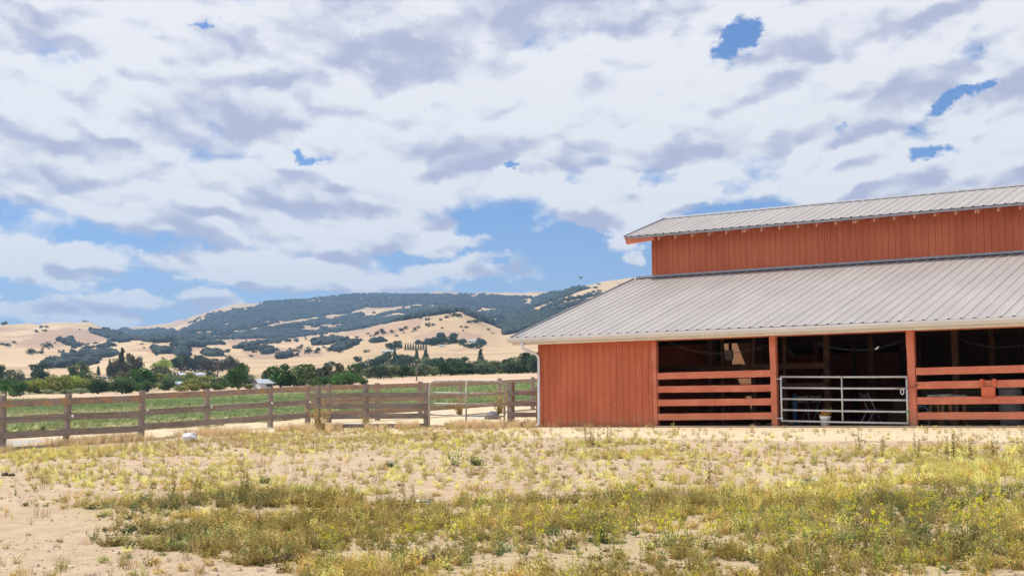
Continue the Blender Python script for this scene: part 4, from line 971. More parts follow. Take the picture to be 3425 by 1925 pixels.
# bird over the barn roof
bp = Vector(at_s(1946, 929, 58)); bd = empty('bird', bp, -.5915+.4); tag(bd, 'small dark bird flying left of the lower roof', 'bird')
m = MB(); m.lathe((0, 0, 0), [(.004, 0), (.022, .02), (.03, .06), (.022, .11), (.008, .17)], 10); o = m.build('body', M_bird, bd, sm=True); o.rotation_euler = (math.pi/2-.3, .0, -1.2)
for sg, zz in ((1, .10), (-1, -.07)):
    MB().poly([(-.03, 0, .0), (.03, 0, 0), (.0, sg*.05, zz*.8), (-.03, sg*.08, zz*1.3), (-.05, sg*.05, zz*.7)]).build('wing', M_bird, bd)

# ------------------------------------------------------------------ weeds, straw and crop (nobody could count these)
def rotz(n):
    a = rng.uniform(0, 2*math.pi, n); return np.cos(a), np.sin(a)
def proto_herb(stems=5, h=.2, leaves=12, leaf=.022, spread=.5, seed=0, flower=0., leafcol=(1, 1, 1), stemcol=(1.1, .95, .7)):
    R_ = np.random.default_rng(seed); V = []; F = []; C = []
    for s_ in range(stems):
        a = R_.uniform(0, 6.28); lean = R_.uniform(.05, spread); hh = h*R_.uniform(.6, 1.15)
        d = np.array([math.cos(a)*lean, math.sin(a)*lean, 1.]); d /= np.linalg.norm(d)
        side = np.array([-math.sin(a), math.cos(a), 0]); base = np.array([math.cos(a), math.sin(a), 0])*R_.uniform(0, .05)
        w = .0022; i = len(V); V += [base-side*w, base+side*w, base+d*hh+side*w*.5, base+d*hh-side*w*.5]; F.append([i, i+1, i+2, i+3]); C += [stemcol]*4
        for l in range(leaves):
            t = (l+.6)/leaves; p = base+d*hh*t; b = R_.uniform(0, 6.28); el = R_.uniform(-.2, .9)
            ld = np.array([math.cos(b)*math.cos(el), math.sin(b)*math.cos(el), math.sin(el)]); L = leaf*R_.uniform(.6, 1.3)*(1.15-.5*t)
            sd = np.cross(ld, R_.normal(size=3)); sd /= np.linalg.norm(sd)+1e-9
            k = R_.uniform(.75, 1.3); col = tuple(np.array(leafcol)*k*(.8+.4*t))
            i = len(V); q0 = p+ld*.004; V += [q0, q0+ld*L*.5+sd*L*.28, q0+ld*L, q0+ld*L*.5-sd*L*.28]; F.append([i, i+1, i+2, i+3]); C += [col]*4
        if flower:
            for l in range(int(flower)):
                p = base+d*hh*R_.uniform(.8, 1.02)+R_.normal(size=3)*.012; n1_ = R_.normal(size=3); n1_ /= np.linalg.norm(n1_); n2_ = np.cross(n1_, R_.normal(size=3)); n2_ /= np.linalg.norm(n2_); L = .009
                i = len(V); V += [p-n1_*L, p-n2_*L, p+n1_*L, p+n2_*L]; F.append([i, i+1, i+2, i+3]); C += [(-1, 0, 0)]*4
    return np.array(V), np.array(F), np.array(C)
def proto_grass(blades=14, h=.22, seed=0, w=.003):
    R_ = np.random.default_rng(seed); V = []; F = []; C = []
    for s_ in range(blades):
        a = R_.uniform(0, 6.28); lean = R_.uniform(.1, .75); hh = h*R_.uniform(.5, 1.1); b = np.array([R_.normal()*.03, R_.normal()*.03, 0])
        sd = np.array([-math.sin(a), math.cos(a), 0])*w; o = np.array([math.cos(a), math.sin(a), 0])
        m_ = b+o*lean*hh*.35+np.array([0, 0, hh*.6]); t = b+o*lean*hh+np.array([0, 0, hh]); i = len(V); k = R_.uniform(.8, 1.15)
        V += [b-sd, b+sd, m_+sd, m_-sd, m_-sd, m_+sd, t+sd*.3, t-sd*.3]; F += [[i, i+1, i+2, i+3], [i+4, i+5, i+6, i+7]]; C += [(k, k, k)]*8
    return np.array(V), np.array(F), np.array(C)
def scatter(name, protos, pos, scale, tint, mat_, label=None, cat=None, flowercol=(.75, .66, .03)):
    """one mesh out of many copies of a few plants"""
    Vs = []; Fs = []; Cs = []; off = 0; N = len(pos); which = rng.integers(0, len(protos), N)
    for k, (v, f, c) in enumerate(protos):
        idx = np.where(which == k)[0]
        if not len(idx): continue
        co, si = rotz(len(idx)); s_ = scale[idx][:, None]
        x = (v[None, :, 0]*co[:, None]-v[None, :, 1]*si[:, None])*s_; y = (v[None, :, 0]*si[:, None]+v[None, :, 1]*co[:, None])*s_; z = v[None, :, 2]*s_*rng.uniform(.75, 1.15, (len(idx), 1))
        P = np.stack([x+pos[idx, 0][:, None], y+pos[idx, 1][:, None], z+pos[idx, 2][:, None]], -1).reshape(-1, 3)
        fl = (c[:, 0] < 0); cc = c[None]*tint[idx][:, None, :]; cc[:, fl] = np.array(flowercol)
        Fs.append((f[None]+(np.arange(len(idx))*len(v))[:, None, None]).reshape(-1, 4)+off); off += len(P); Vs.append(P); Cs.append(cc.reshape(-1, 3))
    o = mesh_np(name, np.concatenate(Vs), np.concatenate(Fs), mat_, np.clip(np.concatenate(Cs), 0, 1))
    tag(o, label, cat, kind='stuff'); return o
def yard_points(n, r0=8.5, r1=42., amax=.50):
    r = np.sqrt(rng.uniform(r0**2, r1**2, n)); a = rng.uniform(-amax, amax, n)
    X = CAM[0]+r*np.sin(a+YAW); Y = CAM[1]+r*np.cos(a+YAW); Z = zground(X, Y)
    P = np.stack([X, Y, Z], -1); px, py = project(P); return P, px/K, py/K, r
def pick(P, px, py, r, dens, n):
    clump = fbm(P[:, 0]*.55, P[:, 1]*.55, 3, 50)*.6+fbm(P[:, 0]*2.1, P[:, 1]*2.1, 3, 60)*.4
    keep = rng.uniform(size=len(P)) < dens*np.clip((clump-.31)*4.6, 0.03, 1)
    keep &= ~((P[:, 1] > -.1) & (P[:, 0] > -.1))
    i = np.where(keep)[0][:n]; return i
P, px, py, r = yard_points(98000)
dens = weed_density(px+(fbm(P[:, 0]*.5, P[:, 1]*.5, 3, 81)-.5)*240, py+(fbm(P[:, 0]*.7, P[:, 1]*.7, 3, 82)-.5)*90)
# leafy knotweed-like herbs
herbs = [proto_herb(9, .15, 11, .031, 1.1, s, stemcol=(.95, .85, .7)) for s in range(4)]+[proto_herb(5, .23, 17, .026, .45, s+9, stemcol=(.95, .85, .7)) for s in range(2)]+[proto_herb(11, .09, 8, .032, 1.9, s+20, stemcol=(.9, .8, .7)) for s in range(3)]
i = pick(P, px, py, r, np.clip(dens*.82, 0, 1), 32000)
u = rng.uniform(size=(len(i), 1)); patch = np.clip((fbm(P[i, 0]*.45, P[i, 1]*.45, 3, 70)[:, None]-.5)*5+.5, 0, 1)
near = smooth(r[i], 19, 12)[:, None] if False else (1-smooth(r[i], 12, 20))[:, None]
olive = np.array([.27, .245, .085]); greyg = np.array([.10, .15, .075]); brown = np.array([.42, .28, .12]); ygreen = np.array([.50, .47, .19])
t = olive*(1-patch)+greyg*patch
t = np.where(u > .55, t, t*.45+brown*.55)
left = ((py[i] < 1245))[:, None]
t = np.where(left & (u > .3), ygreen*.75+t*.25, t)
t = np.where((u > .88), ygreen, t)
dz = ((py[i] > 1225) & (dens[i] > .6))[:, None]; dkp = np.clip((fbm(P[i, 0]*.8, P[i, 1]*.8, 3, 71)[:, None]-.45)*6, 0, 1)
t = np.where(dz, t*(1-.38*dkp), t)
t = t*np.exp(rng.normal(0, .3, (len(i), 1)))*1.15*np.array([1.04, 1.04, .9])
scatter('leafy_weeds', herbs, P[i], rng.uniform(.5, 1.25, len(i))*(.7+.12*(dens[i] > .5)), t*1.35, M_weed, 'low olive and brown leafy weeds covering the yard before the barn', 'weeds')
print('herbs', len(i))
# dry grass tufts
gr = [proto_grass(18, .13, s) for s in range(5)]
d2 = np.clip(.07+.34*dens, 0, 1); d2 = np.maximum(d2, .5*in_poly(px, py, [(230, 1075), (1340, 1060), (1360, 1100), (1000, 1112), (300, 1150)])); d2 = np.maximum(d2, .25*in_poly(px, py, [(0, 1110), (240, 1090), (300, 1170), (0, 1190)]))
i = pick(P[::-1], px[::-1], py[::-1], r[::-1], d2[::-1]*.33, 9000); Pq = P[::-1][i]
t = np.array([.62, .47, .24])*rng.uniform(.75, 1.15, (len(i), 1)); t = np.where(rng.uniform(size=(len(i), 1)) < .3, np.array([.42, .38, .14]), t)
scatter('dry_grass', gr, Pq, rng.uniform(.45, 1.05, len(i)), t, M_strawm, 'dry straw coloured grass tufts in the yard', 'dry grass')
# dry grass and weeds along the fences
L = []
for k in range(2600):
    x = rng.uniform(-250, 1820); y = 1508-x*.083 if x < 476 else (1468-(x-476)*.047 if x < 1400 else 1424)
    s = np.interp(x, [-250, 10, 476, 904, 1060, 1800], [37.3, 38.2, 40.4, 41.5, 41.5, 41.0]); p = at_s(x, y, s+rng.normal()*.35); L.append((p[0]+rng.normal()*.2, p[1]+rng.normal()*.25))
L = np.array(L); keep = fbm(L[:, 0]*.9, L[:, 1]*.9, 3, 90) > .47; L = L[keep]; Pf = np.column_stack([L, zground(L[:, 0], L[:, 1])])
scatter('fence_grass', [proto_grass(22, .24, s+30, .0035) for s in range(4)], Pf, rng.uniform(.5, 1.2, len(Pf)), np.array([.80, .64, .40])*rng.uniform(.8, 1.15, (len(Pf), 1)), M_strawm, 'tall dry grass along the foot of the fences', 'dry grass')
xw = rng.uniform(.45, 4.4, 60); yw_ = rng.normal(.12, .06, 60); keep = (fbm(xw*2.2, yw_, 3, 15) > .5)
Pw = np.column_stack([xw, yw_, np.zeros(60)])[keep]
scatter('wall_foot_grass', [proto_grass(16, .16, s+70, .003) for s in range(3)], Pw, rng.uniform(.5, 1.1, len(Pw)), np.array([.5, .33, .17])*rng.uniform(.8, 1.2, (len(Pw), 1)), M_strawm, 'dry tufts along the foot of the red wall', 'dry grass')
# straw litter lying on the ground and small clods
P3, px3, py3, r3 = yard_points(110000, 9, 44)
wgt = .5+.5*((P3[:, 1] > -5.5) & (P3[:, 0] > -1.5)); kk = (rng.uniform(size=len(P3)) < wgt*.55) & ~((P3[:, 1] > .1) & (P3[:, 0] > 0)); Q = P3[kk]
stv = np.array([[-.05, -.0025, .006], [-.05, .0025, .006], [.05, .0025, .012], [.05, -.0025, .012]]); stick = [(stv*np.array([k, 1, 1]), np.array([[0, 1, 2, 3]]), np.ones((4, 3))) for k in (.6, 1., 1.6)]
scatter('straw_litter', stick, Q, rng.uniform(.6, 1.5, len(Q)), np.array([.66, .52, .32])*rng.uniform(.6, 1.25, (len(Q), 1)), M_strawm, 'bits of straw lying on the soil', 'straw')
oc = np.array([[1, 0, 0], [0, 1, 0], [-1, 0, 0], [0, -1, 0], [0, 0, .7]], float)*.022; of = np.array([[0, 1, 4, 4], [1, 2, 4, 4], [2, 3, 4, 4], [3, 0, 4, 4]])
P4, px4, py4, r4 = yard_points(60000, 9, 40); cl = fbm(P4[:, 0]*.8, P4[:, 1]*.8, 3, 95); kk = (cl > .44) & (rng.uniform(size=len(P4)) < .6) & ~((P4[:, 1] > -5) & (P4[:, 0] > -1)); Q = P4[kk]
def tri_clods(name, Q):
    n = len(Q); sc_ = np.exp(rng.normal(-.35, .45, n)); co, si = rotz(n); v = oc[None]*sc_[:, None, None]*rng.uniform(.6, 1.3, (n, 5, 1))
    X = v[..., 0]*co[:, None]-v[..., 1]*si[:, None]+Q[:, :1]; Y = v[..., 0]*si[:, None]+v[..., 1]*co[:, None]+Q[:, 1:2]; Z = v[..., 2]+Q[:, 2:3]-.002
    f3 = np.array([[0, 1, 4], [1, 2, 4], [2, 3, 4], [3, 0, 4]]); F = (f3[None]+(np.arange(n)*5)[:, None, None]).reshape(-1, 3)
    c = np.array([.36, .25, .18])*rng.uniform(.45, 1.2, (n, 1)); tag(mesh_np(name, np.stack([X, Y, Z], -1).reshape(-1, 3), F, M_soilc, np.repeat(c, 5, 0)), 'small soil crumbs and pebbles on the bare yard', 'soil crumbs', kind='stuff')
M_soilc = mat('soil_crumb', lambda T: f_cola(T, 40.), .95)
tri_clods('soil_crumbs', Q)

# mustard plants: tall branching stalks with yellow heads
def mustard_mesh(seed, h=.5, dark=False):
    R_ = random.Random(seed); V = []; F = []; C = []
    def strip(pts, w, col):
        for a, b in zip(pts[:-1], pts[1:]):
            d = (b-a); sd = d.cross(Vector((R_.uniform(-1, 1), R_.uniform(-1, 1), .2))).normalized()*w; i = len(V)
            V.extend([a-sd, a+sd, b+sd*.8, b-sd*.8]); F.append([i, i+1, i+2, i+3]); C.extend([col]*4)
            sd2 = sd.cross(d.normalized()); i = len(V); V.extend([a-sd2, a+sd2, b+sd2*.8, b-sd2*.8]); F.append([i, i+1, i+2, i+3]); C.extend([col]*4)
    def leafq(p, d, L, w, col):
        sd = d.cross(Vector((R_.gauss(0, 1), R_.gauss(0, 1), R_.gauss(0, 1)))).normalized()*w; i = len(V); V.extend([p, p+d*L*.5+sd, p+d*L, p+d*L*.5-sd]); F.append([i, i+1, i+2, i+3]); C.extend([col]*4)
    def head(p, n):
        for _ in range(n):
            q_ = p+Vector((R_.gauss(0, .012), R_.gauss(0, .012), R_.gauss(0, .010))); d = Vector((R_.gauss(0, 1), R_.gauss(0, 1), R_.gauss(0, 1))).normalized(); leafq(q_-d*.007, d, .016, .006, (.80, .72, .05) if R_.random() < .8 else (.62, .66, .12))
    st = (.40, .40, .16)
    for s_ in range(R_.randint(2, 4)):
        a = R_.uniform(0, 6.28); ln = R_.uniform(.1, .5); p = Vector((0, 0, 0)); pts = [p.copy()]; d = Vector((math.cos(a)*ln, math.sin(a)*ln, 1)).normalized(); n = 7
        for k in range(n):
            p = p+d*h/n*R_.uniform(.8, 1.1); d = (d+Vector((R_.gauss(0, .08), R_.gauss(0, .08), .04))).normalized(); pts.append(p.copy())
            for _ in range(2):
                b = R_.uniform(0, 6.28); leafq(p, Vector((math.cos(b), math.sin(b), R_.uniform(-.2, .6))).normalized(), R_.uniform(.02, .06)*(1.3-k/n), .009, (.26, .33, .10) if R_.random() < .6 else (.40, .36, .12))
            if k > 2:
                b = R_.uniform(0, 6.28); bd_ = Vector((math.cos(b)*.7, math.sin(b)*.7, 1)).normalized(); L = h*R_.uniform(.12, .3); bp_ = [p.copy(), p+bd_*L*.5, p+bd_*L+Vector((0, 0, .02))]; strip(bp_, .0022, st); head(bp_[-1], R_.randint(4, 9))
        strip(pts, .0032, st); head(p, 12)
    for _ in range(9):
        b = R_.uniform(0, 6.28); leafq(Vector((0, 0, .01)), Vector((math.cos(b), math.sin(b), R_.uniform(.1, 1.3))).normalized(), R_.uniform(.04, .08), .009, (.20, .25, .10) if not dark else (.07, .13, .05))
    return np.array([tuple(v) for v in V]), np.array(F), np.array(C)
mus = [mustard_mesh(s, .34+.05*(s % 3)) for s in range(5)]
mm = []
for v, f, c in mus:
    o = mesh_np('m', v, f, M_weed, c); mm.append(o.data); bpy.data.objects.remove(o)
spots = [(1600, 1350, 1.3), (1460, 1400, 1.), (1380, 1385, 1.), (1320, 1400, 1.), (1250, 1380, .9), (1180, 1420, 1.), (1130, 1440, 1.), (985, 1440, .8), (820, 1435, .9), (860, 1440, .8), (1690, 1395, 1.), (1790, 1405, 1.), (1900, 1420, 1.), (2000, 1405, .9), (2120, 1400, 1.1), (2200, 1430, 1.2), (2290, 1400, 1.), (2380, 1440, 1.2), (2440, 1400, 1.1), (2540, 1430, 1.2), (2500, 1350, 1.), (2330, 1340, .9), (2060, 1330, .8), (1960, 1360, .8), (1540, 1430, 1.1), (1660, 1440, 1.), (2240, 1300, .9), (2420, 1290, .9), (2500, 1265, .8), (1060, 1400, .8), (2150, 1290, .8), (2560, 1240, .9), (2300, 1235, .8), (1350, 1445, 1.), (1750, 1445, 1.), (2050, 1445, 1.1), (2470, 1445, 1.), (1010, 1448, .9)]
NAM = ['tall', 'leaning', 'bushy', 'slender', 'spreading']
for k, (x, y, s) in enumerate(spots):
    pp, rr_ = pix_rho(x, y, 5.)
    o = link(bpy.data.objects.new('mustard_plant', mm[k % 5])); o.location = pp; o.rotation_euler = (0, 0, rng.uniform(0, 6.28)); o.scale = (s, s, s*rng.uniform(.9, 1.15))
    tag(o, 'wild mustard stalks with small yellow flower heads growing in the foreground weeds', 'mustard', 'wild mustard plants in the foreground weeds')
# further mustard too thin to tell apart
P5, px5, py5, r5 = yard_points(9000, 8.6, 26); zone = in_poly(px5, py5, [(760, 1390), (1250, 1350), (1700, 1300), (2600, 1190), (2700, 1600), (700, 1600)]); i = np.where(zone & (rng.uniform(size=len(P5)) < .085+.12*(px5 > 1900)))[0]
scatter('wild_mustard', mus, P5[i], rng.uniform(.3, .62, len(i)), np.ones((len(i), 3))*np.array([1., 1., .95]), M_weed, 'thin yellow flowering mustard mixed through the foreground weeds', 'mustard')
# single plants one can point at
def single(x, y, s, kind, lab, cat='plant'):
    pp, _ = pix_rho(x, y, 5.)
    if kind == 'yellow': v, f, c = proto_herb(26, .30, 10, .03, .75, 77, 7, (.30, .33, .09)); c = np.where(c[:, :1] < 0, np.array([[.78, .72, .12]]), c)
    elif kind == 'dark': v, f, c = proto_herb(22, .17, 10, .045, 1.8, 78, 0, (.10, .16, .07), (.2, .2, .1))
    elif kind == 'upright': v, f, c = proto_herb(5, .34, 26, .03, .22, int(x), 0, (.24, .20, .08), (.3, .2, .1))
    else: v, f, c = proto_herb(34, .55, 16, .04, .75, int(x), 3, (.42, .31, .11), (.4, .28, .13)); c = np.where(c[:, :1] < 0, np.array([[.7, .6, .15]]), c)
    o = mesh_np({'yellow': 'mustard_plant', 'dark': 'thistle', 'upright': 'weed', 'bush': 'dry_bush'}[kind], v, f, M_weed, np.clip(c, 0, 1)); o.location = pp; o.scale = (s, s, s); tag(o, lab, cat); return o
single(1147, 1172, 1.5, 'yellow', 'round yellow green mustard clump on bare soil left of a dark thistle', 'mustard')
single(1196, 1170, 1.05, 'dark', 'dark green thistle clump beside the round yellow mustard clump', 'thistle')
single(980, 1174, .8, 'dark', 'small dark green weed on the bare soil, left of the mustard clump', 'thistle')
single(665, 1215, .8, 'dark', 'low dark green weed tuft at the left of the bare soil', 'thistle')
for x, y, s in ((1094, 1112, 1.2), (1480, 1118, 1.4), (1492, 1124, 1.1), (1528, 1116, 1.2), (2400, 1160, 1.5), (2502, 1152, 1.3), (2305, 1152, 1.2), (2164, 1140, 1.2), (2218, 1150, 1.), (2576, 1150, 1.2), (2380, 1150, 1.), (2440, 1158, 1.2), (430, 1250, 1.1), (620, 1245, 1.2), (1785, 1220, 1.1), (2090, 1205, 1.), (1420, 1140, .9)):
    o = single(x, y, s, 'upright', 'upright dark stemmed weed sticking up at the edge of the straw covered strip', 'weed'); o['group'] = 'upright weeds at the edge of the straw strip'
for x, y, s, sp, lab in ((806, 1066, 1.5, 41.2, 'dry yellowish bush growing at the junction of the two fences'), (920, 1060, .8, 41.2, 'small dry bush against the lower rails of the dark corral fence')):
    o = single(x, y, s, 'bush', lab, 'bush'); pp = at_s(x*K, y*K, sp); o.location = (pp[0], pp[1], float(zground(pp[0], pp[1])))
for x, y, s, sp, lab in ((1255, 1030, 2.0, 59, 'leafy vine tangled on the far fence behind the old gate, right one'), (1155, 1048, 1.5, 56.5, 'leafy dark bush under the far fence behind the old gate, left one')):
    o = single(x, y, s, 'bush', lab, 'bush'); pp = at_s(x*K, y*K, sp); o.location = (pp[0], pp[1], float(zground(pp[0], pp[1])))

# crop rows
n = 60000; rr = np.sqrt(rng.uniform(43**2, 222**2, n)); rr = np.where(rng.uniform(size=n) < .6, 43+(rr-43)*.4, rr); aa = rng.uniform(-.40, .06, n)
X = CAM[0]+rr*np.sin(aa+YAW); Y = CAM[1]+rr*np.cos(aa+YAW); row = .76; ph = X*math.cos(.5)+Y*math.sin(.5); sh = np.round(ph/row)*row-ph; X = X+sh*math.cos(.5)*.75; Y = Y+sh*math.sin(.5)*.75
Q = np.column_stack([X, Y, zground(X, Y)]); pcx, pcy = project(Q); kk = crop_zone(pcx/K, pcy/K, X, Y); Q = Q[kk]; X = X[kk]; Y = Y[kk]
def proto_crop(seed):
    R_ = np.random.default_rng(seed); V = []; F = []; C = []
    for l in range(11):
        b = R_.uniform(0, 6.28); el = R_.uniform(.0, 1.1); d = np.array([math.cos(b)*math.cos(el), math.sin(b)*math.cos(el), math.sin(el)]); p = np.array([R_.normal()*.1, R_.normal()*.1, .08]); sd = np.cross(d, R_.normal(size=3)); sd /= np.linalg.norm(sd); L = R_.uniform(.12, .26)
        i = len(V); V += [p, p+d*L*.5+sd*L*.4, p+d*L, p+d*L*.5-sd*L*.4]; F.append([i, i+1, i+2, i+3]); k = R_.uniform(.7, 1.3); C += [(k, k, k)]*4
    return np.array(V), np.array(F), np.array(C)
pt = np.clip((fbm(X*.06, Y*.02, 3, 12)[:, None]-.42)*4, 0, 1)
scatter('crop_plants', [proto_crop(s) for s in range(4)], Q, rng.uniform(.6, 1.25, len(Q)), (np.array([.30, .38, .17])*(1-pt)+np.array([.50, .49, .26])*pt)*rng.uniform(.8, 1.2, (len(Q), 1)), M_weed, 'low green crop plants in rows beyond the fence', 'crop')

# ------------------------------------------------------------------ trees of the valley
def crown_mesh(seed, kind='round', n=1500):
    """many small leaf clusters spread through a lumpy volume, unit height and width"""
    R_ = np.random.default_rng(seed); pts = []; 
    if kind == 'round':
        lob = [(np.array([0, 0, .52]), .38), (np.array([.12, .1, .3]), .27), (np.array([-.15, -.05, .28]), .27)]
        for k in range(11):
            a = R_.uniform(0, 6.28); e = R_.uniform(-1.1, 1.2); lob.append((np.array([math.cos(a)*math.cos(e)*.33, math.sin(a)*math.cos(e)*.33, .47+math.sin(e)*.33]), R_.uniform(.13, .22)))
    elif kind == 'bush':
        lob = [(np.array([R_.uniform(-.33, .33), R_.uniform(-.33, .33), R_.uniform(.22, .62)]), R_.uniform(.18, .32)) for k in range(9)]
    elif kind == 'conifer':
        lob = [(np.array([R_.normal()*.03, R_.normal()*.03, z]), .06+.36*(1-z)*R_.uniform(.8, 1.2)) for z in np.linspace(.15, .97, 13)]
    elif kind == 'poplar':
        lob = [(np.array([0, 0, z]), .5*math.sin(math.pi*min(1, .25+z*.8))**.6) for z in np.linspace(.1, .95, 9)]
    for j in range(n):
        c, r = lob[R_.integers(len(lob))]; d = R_.normal(size=3); d /= np.linalg.norm(d); q_ = c+d*r*R_.uniform(.55, 1.08)**.6*np.array([1, 1, .55 if kind in ('conifer', 'poplar') else .9]); pts.append(q_)
    pts = np.array(pts); pts[:, 2] = np.maximum(pts[:, 2], .03)
    s_ = R_.uniform(.022, .048, n)*(1.25 if n < 600 else 1.); a = R_.normal(size=(n, 3)); a /= np.linalg.norm(a, axis=1)[:, None]; b = np.cross(a, R_.normal(size=(n, 3))); b /= np.linalg.norm(b, axis=1)[:, None]
    if n < 400: s_ = s_*2.1
    V = np.stack([pts-a*s_[:, None], pts+b*s_[:, None]*.8, pts+a*s_[:, None], pts-b*s_[:, None]*.8], 1).reshape(-1, 3); F = np.arange(4*n).reshape(-1, 4)
    C = np.repeat(R_.uniform(.7, 1.35, n)[:, None]*np.ones(3), 4, 0); o = mesh_np('crown', V, F, M_crown, C); me = o.data; bpy.data.objects.remove(o); return me
def trunk_mesh(seed, kind):
    R_ = random.Random(seed); m = MB(); h = .95 if kind == 'conifer' else .5
    m.tube([(0, 0, -.04), (.01, .0, h*.35), (.02, .01, h)], [.035, .028, .01], 7)
    if kind != 'conifer':
        for k in range(5): a = k*1.26+R_.random(); m.tube([(.01, 0, h*.45+.03*k), (.12*math.cos(a), .12*math.sin(a), h*.8+.03*k), (.26*math.cos(a), .26*math.sin(a), .62+.05*k)], [.016, .011, .004], 5)
    o = m.build('trunk', M_bark); me = o.data; bpy.data.objects.remove(o); return me
CR = {'round': [crown_mesh(s, 'round', 1900) for s in range(5)], 'bush': [crown_mesh(s+20, 'bush', 1500) for s in range(4)], 'conifer': [crown_mesh(s+40, 'conifer', 1500) for s in range(3)], 'poplar': [crown_mesh(s+60, 'poplar', 500) for s in range(2)]}
CR['poplar'] = CR['conifer']
TR = {k: [trunk_mesh(s, k) for s in range(3)] for k in CR}
COL = {'dk': (.038, .062, .034), 'gr': (.05, .10, .036), 'br': (.066, .064, .044), 'ol': (.15, .155, .05), 'yg': (.21, .25, .055), 'gy': (.11, .13, .085), 'bl': (.045, .068, .05), 'tan': (.28, .22, .14), 'pale': (.16, .19, .12), 'md': (.075, .105, .045)}
CW = {'dk': 'dark green', 'gr': 'fresh green', 'br': 'brownish dark', 'ol': 'olive green', 'yg': 'yellow green', 'gy': 'grey green', 'bl': 'bluish dark', 'tan': 'withered tan', 'pale': 'pale silvery', 'md': 'mid green'}
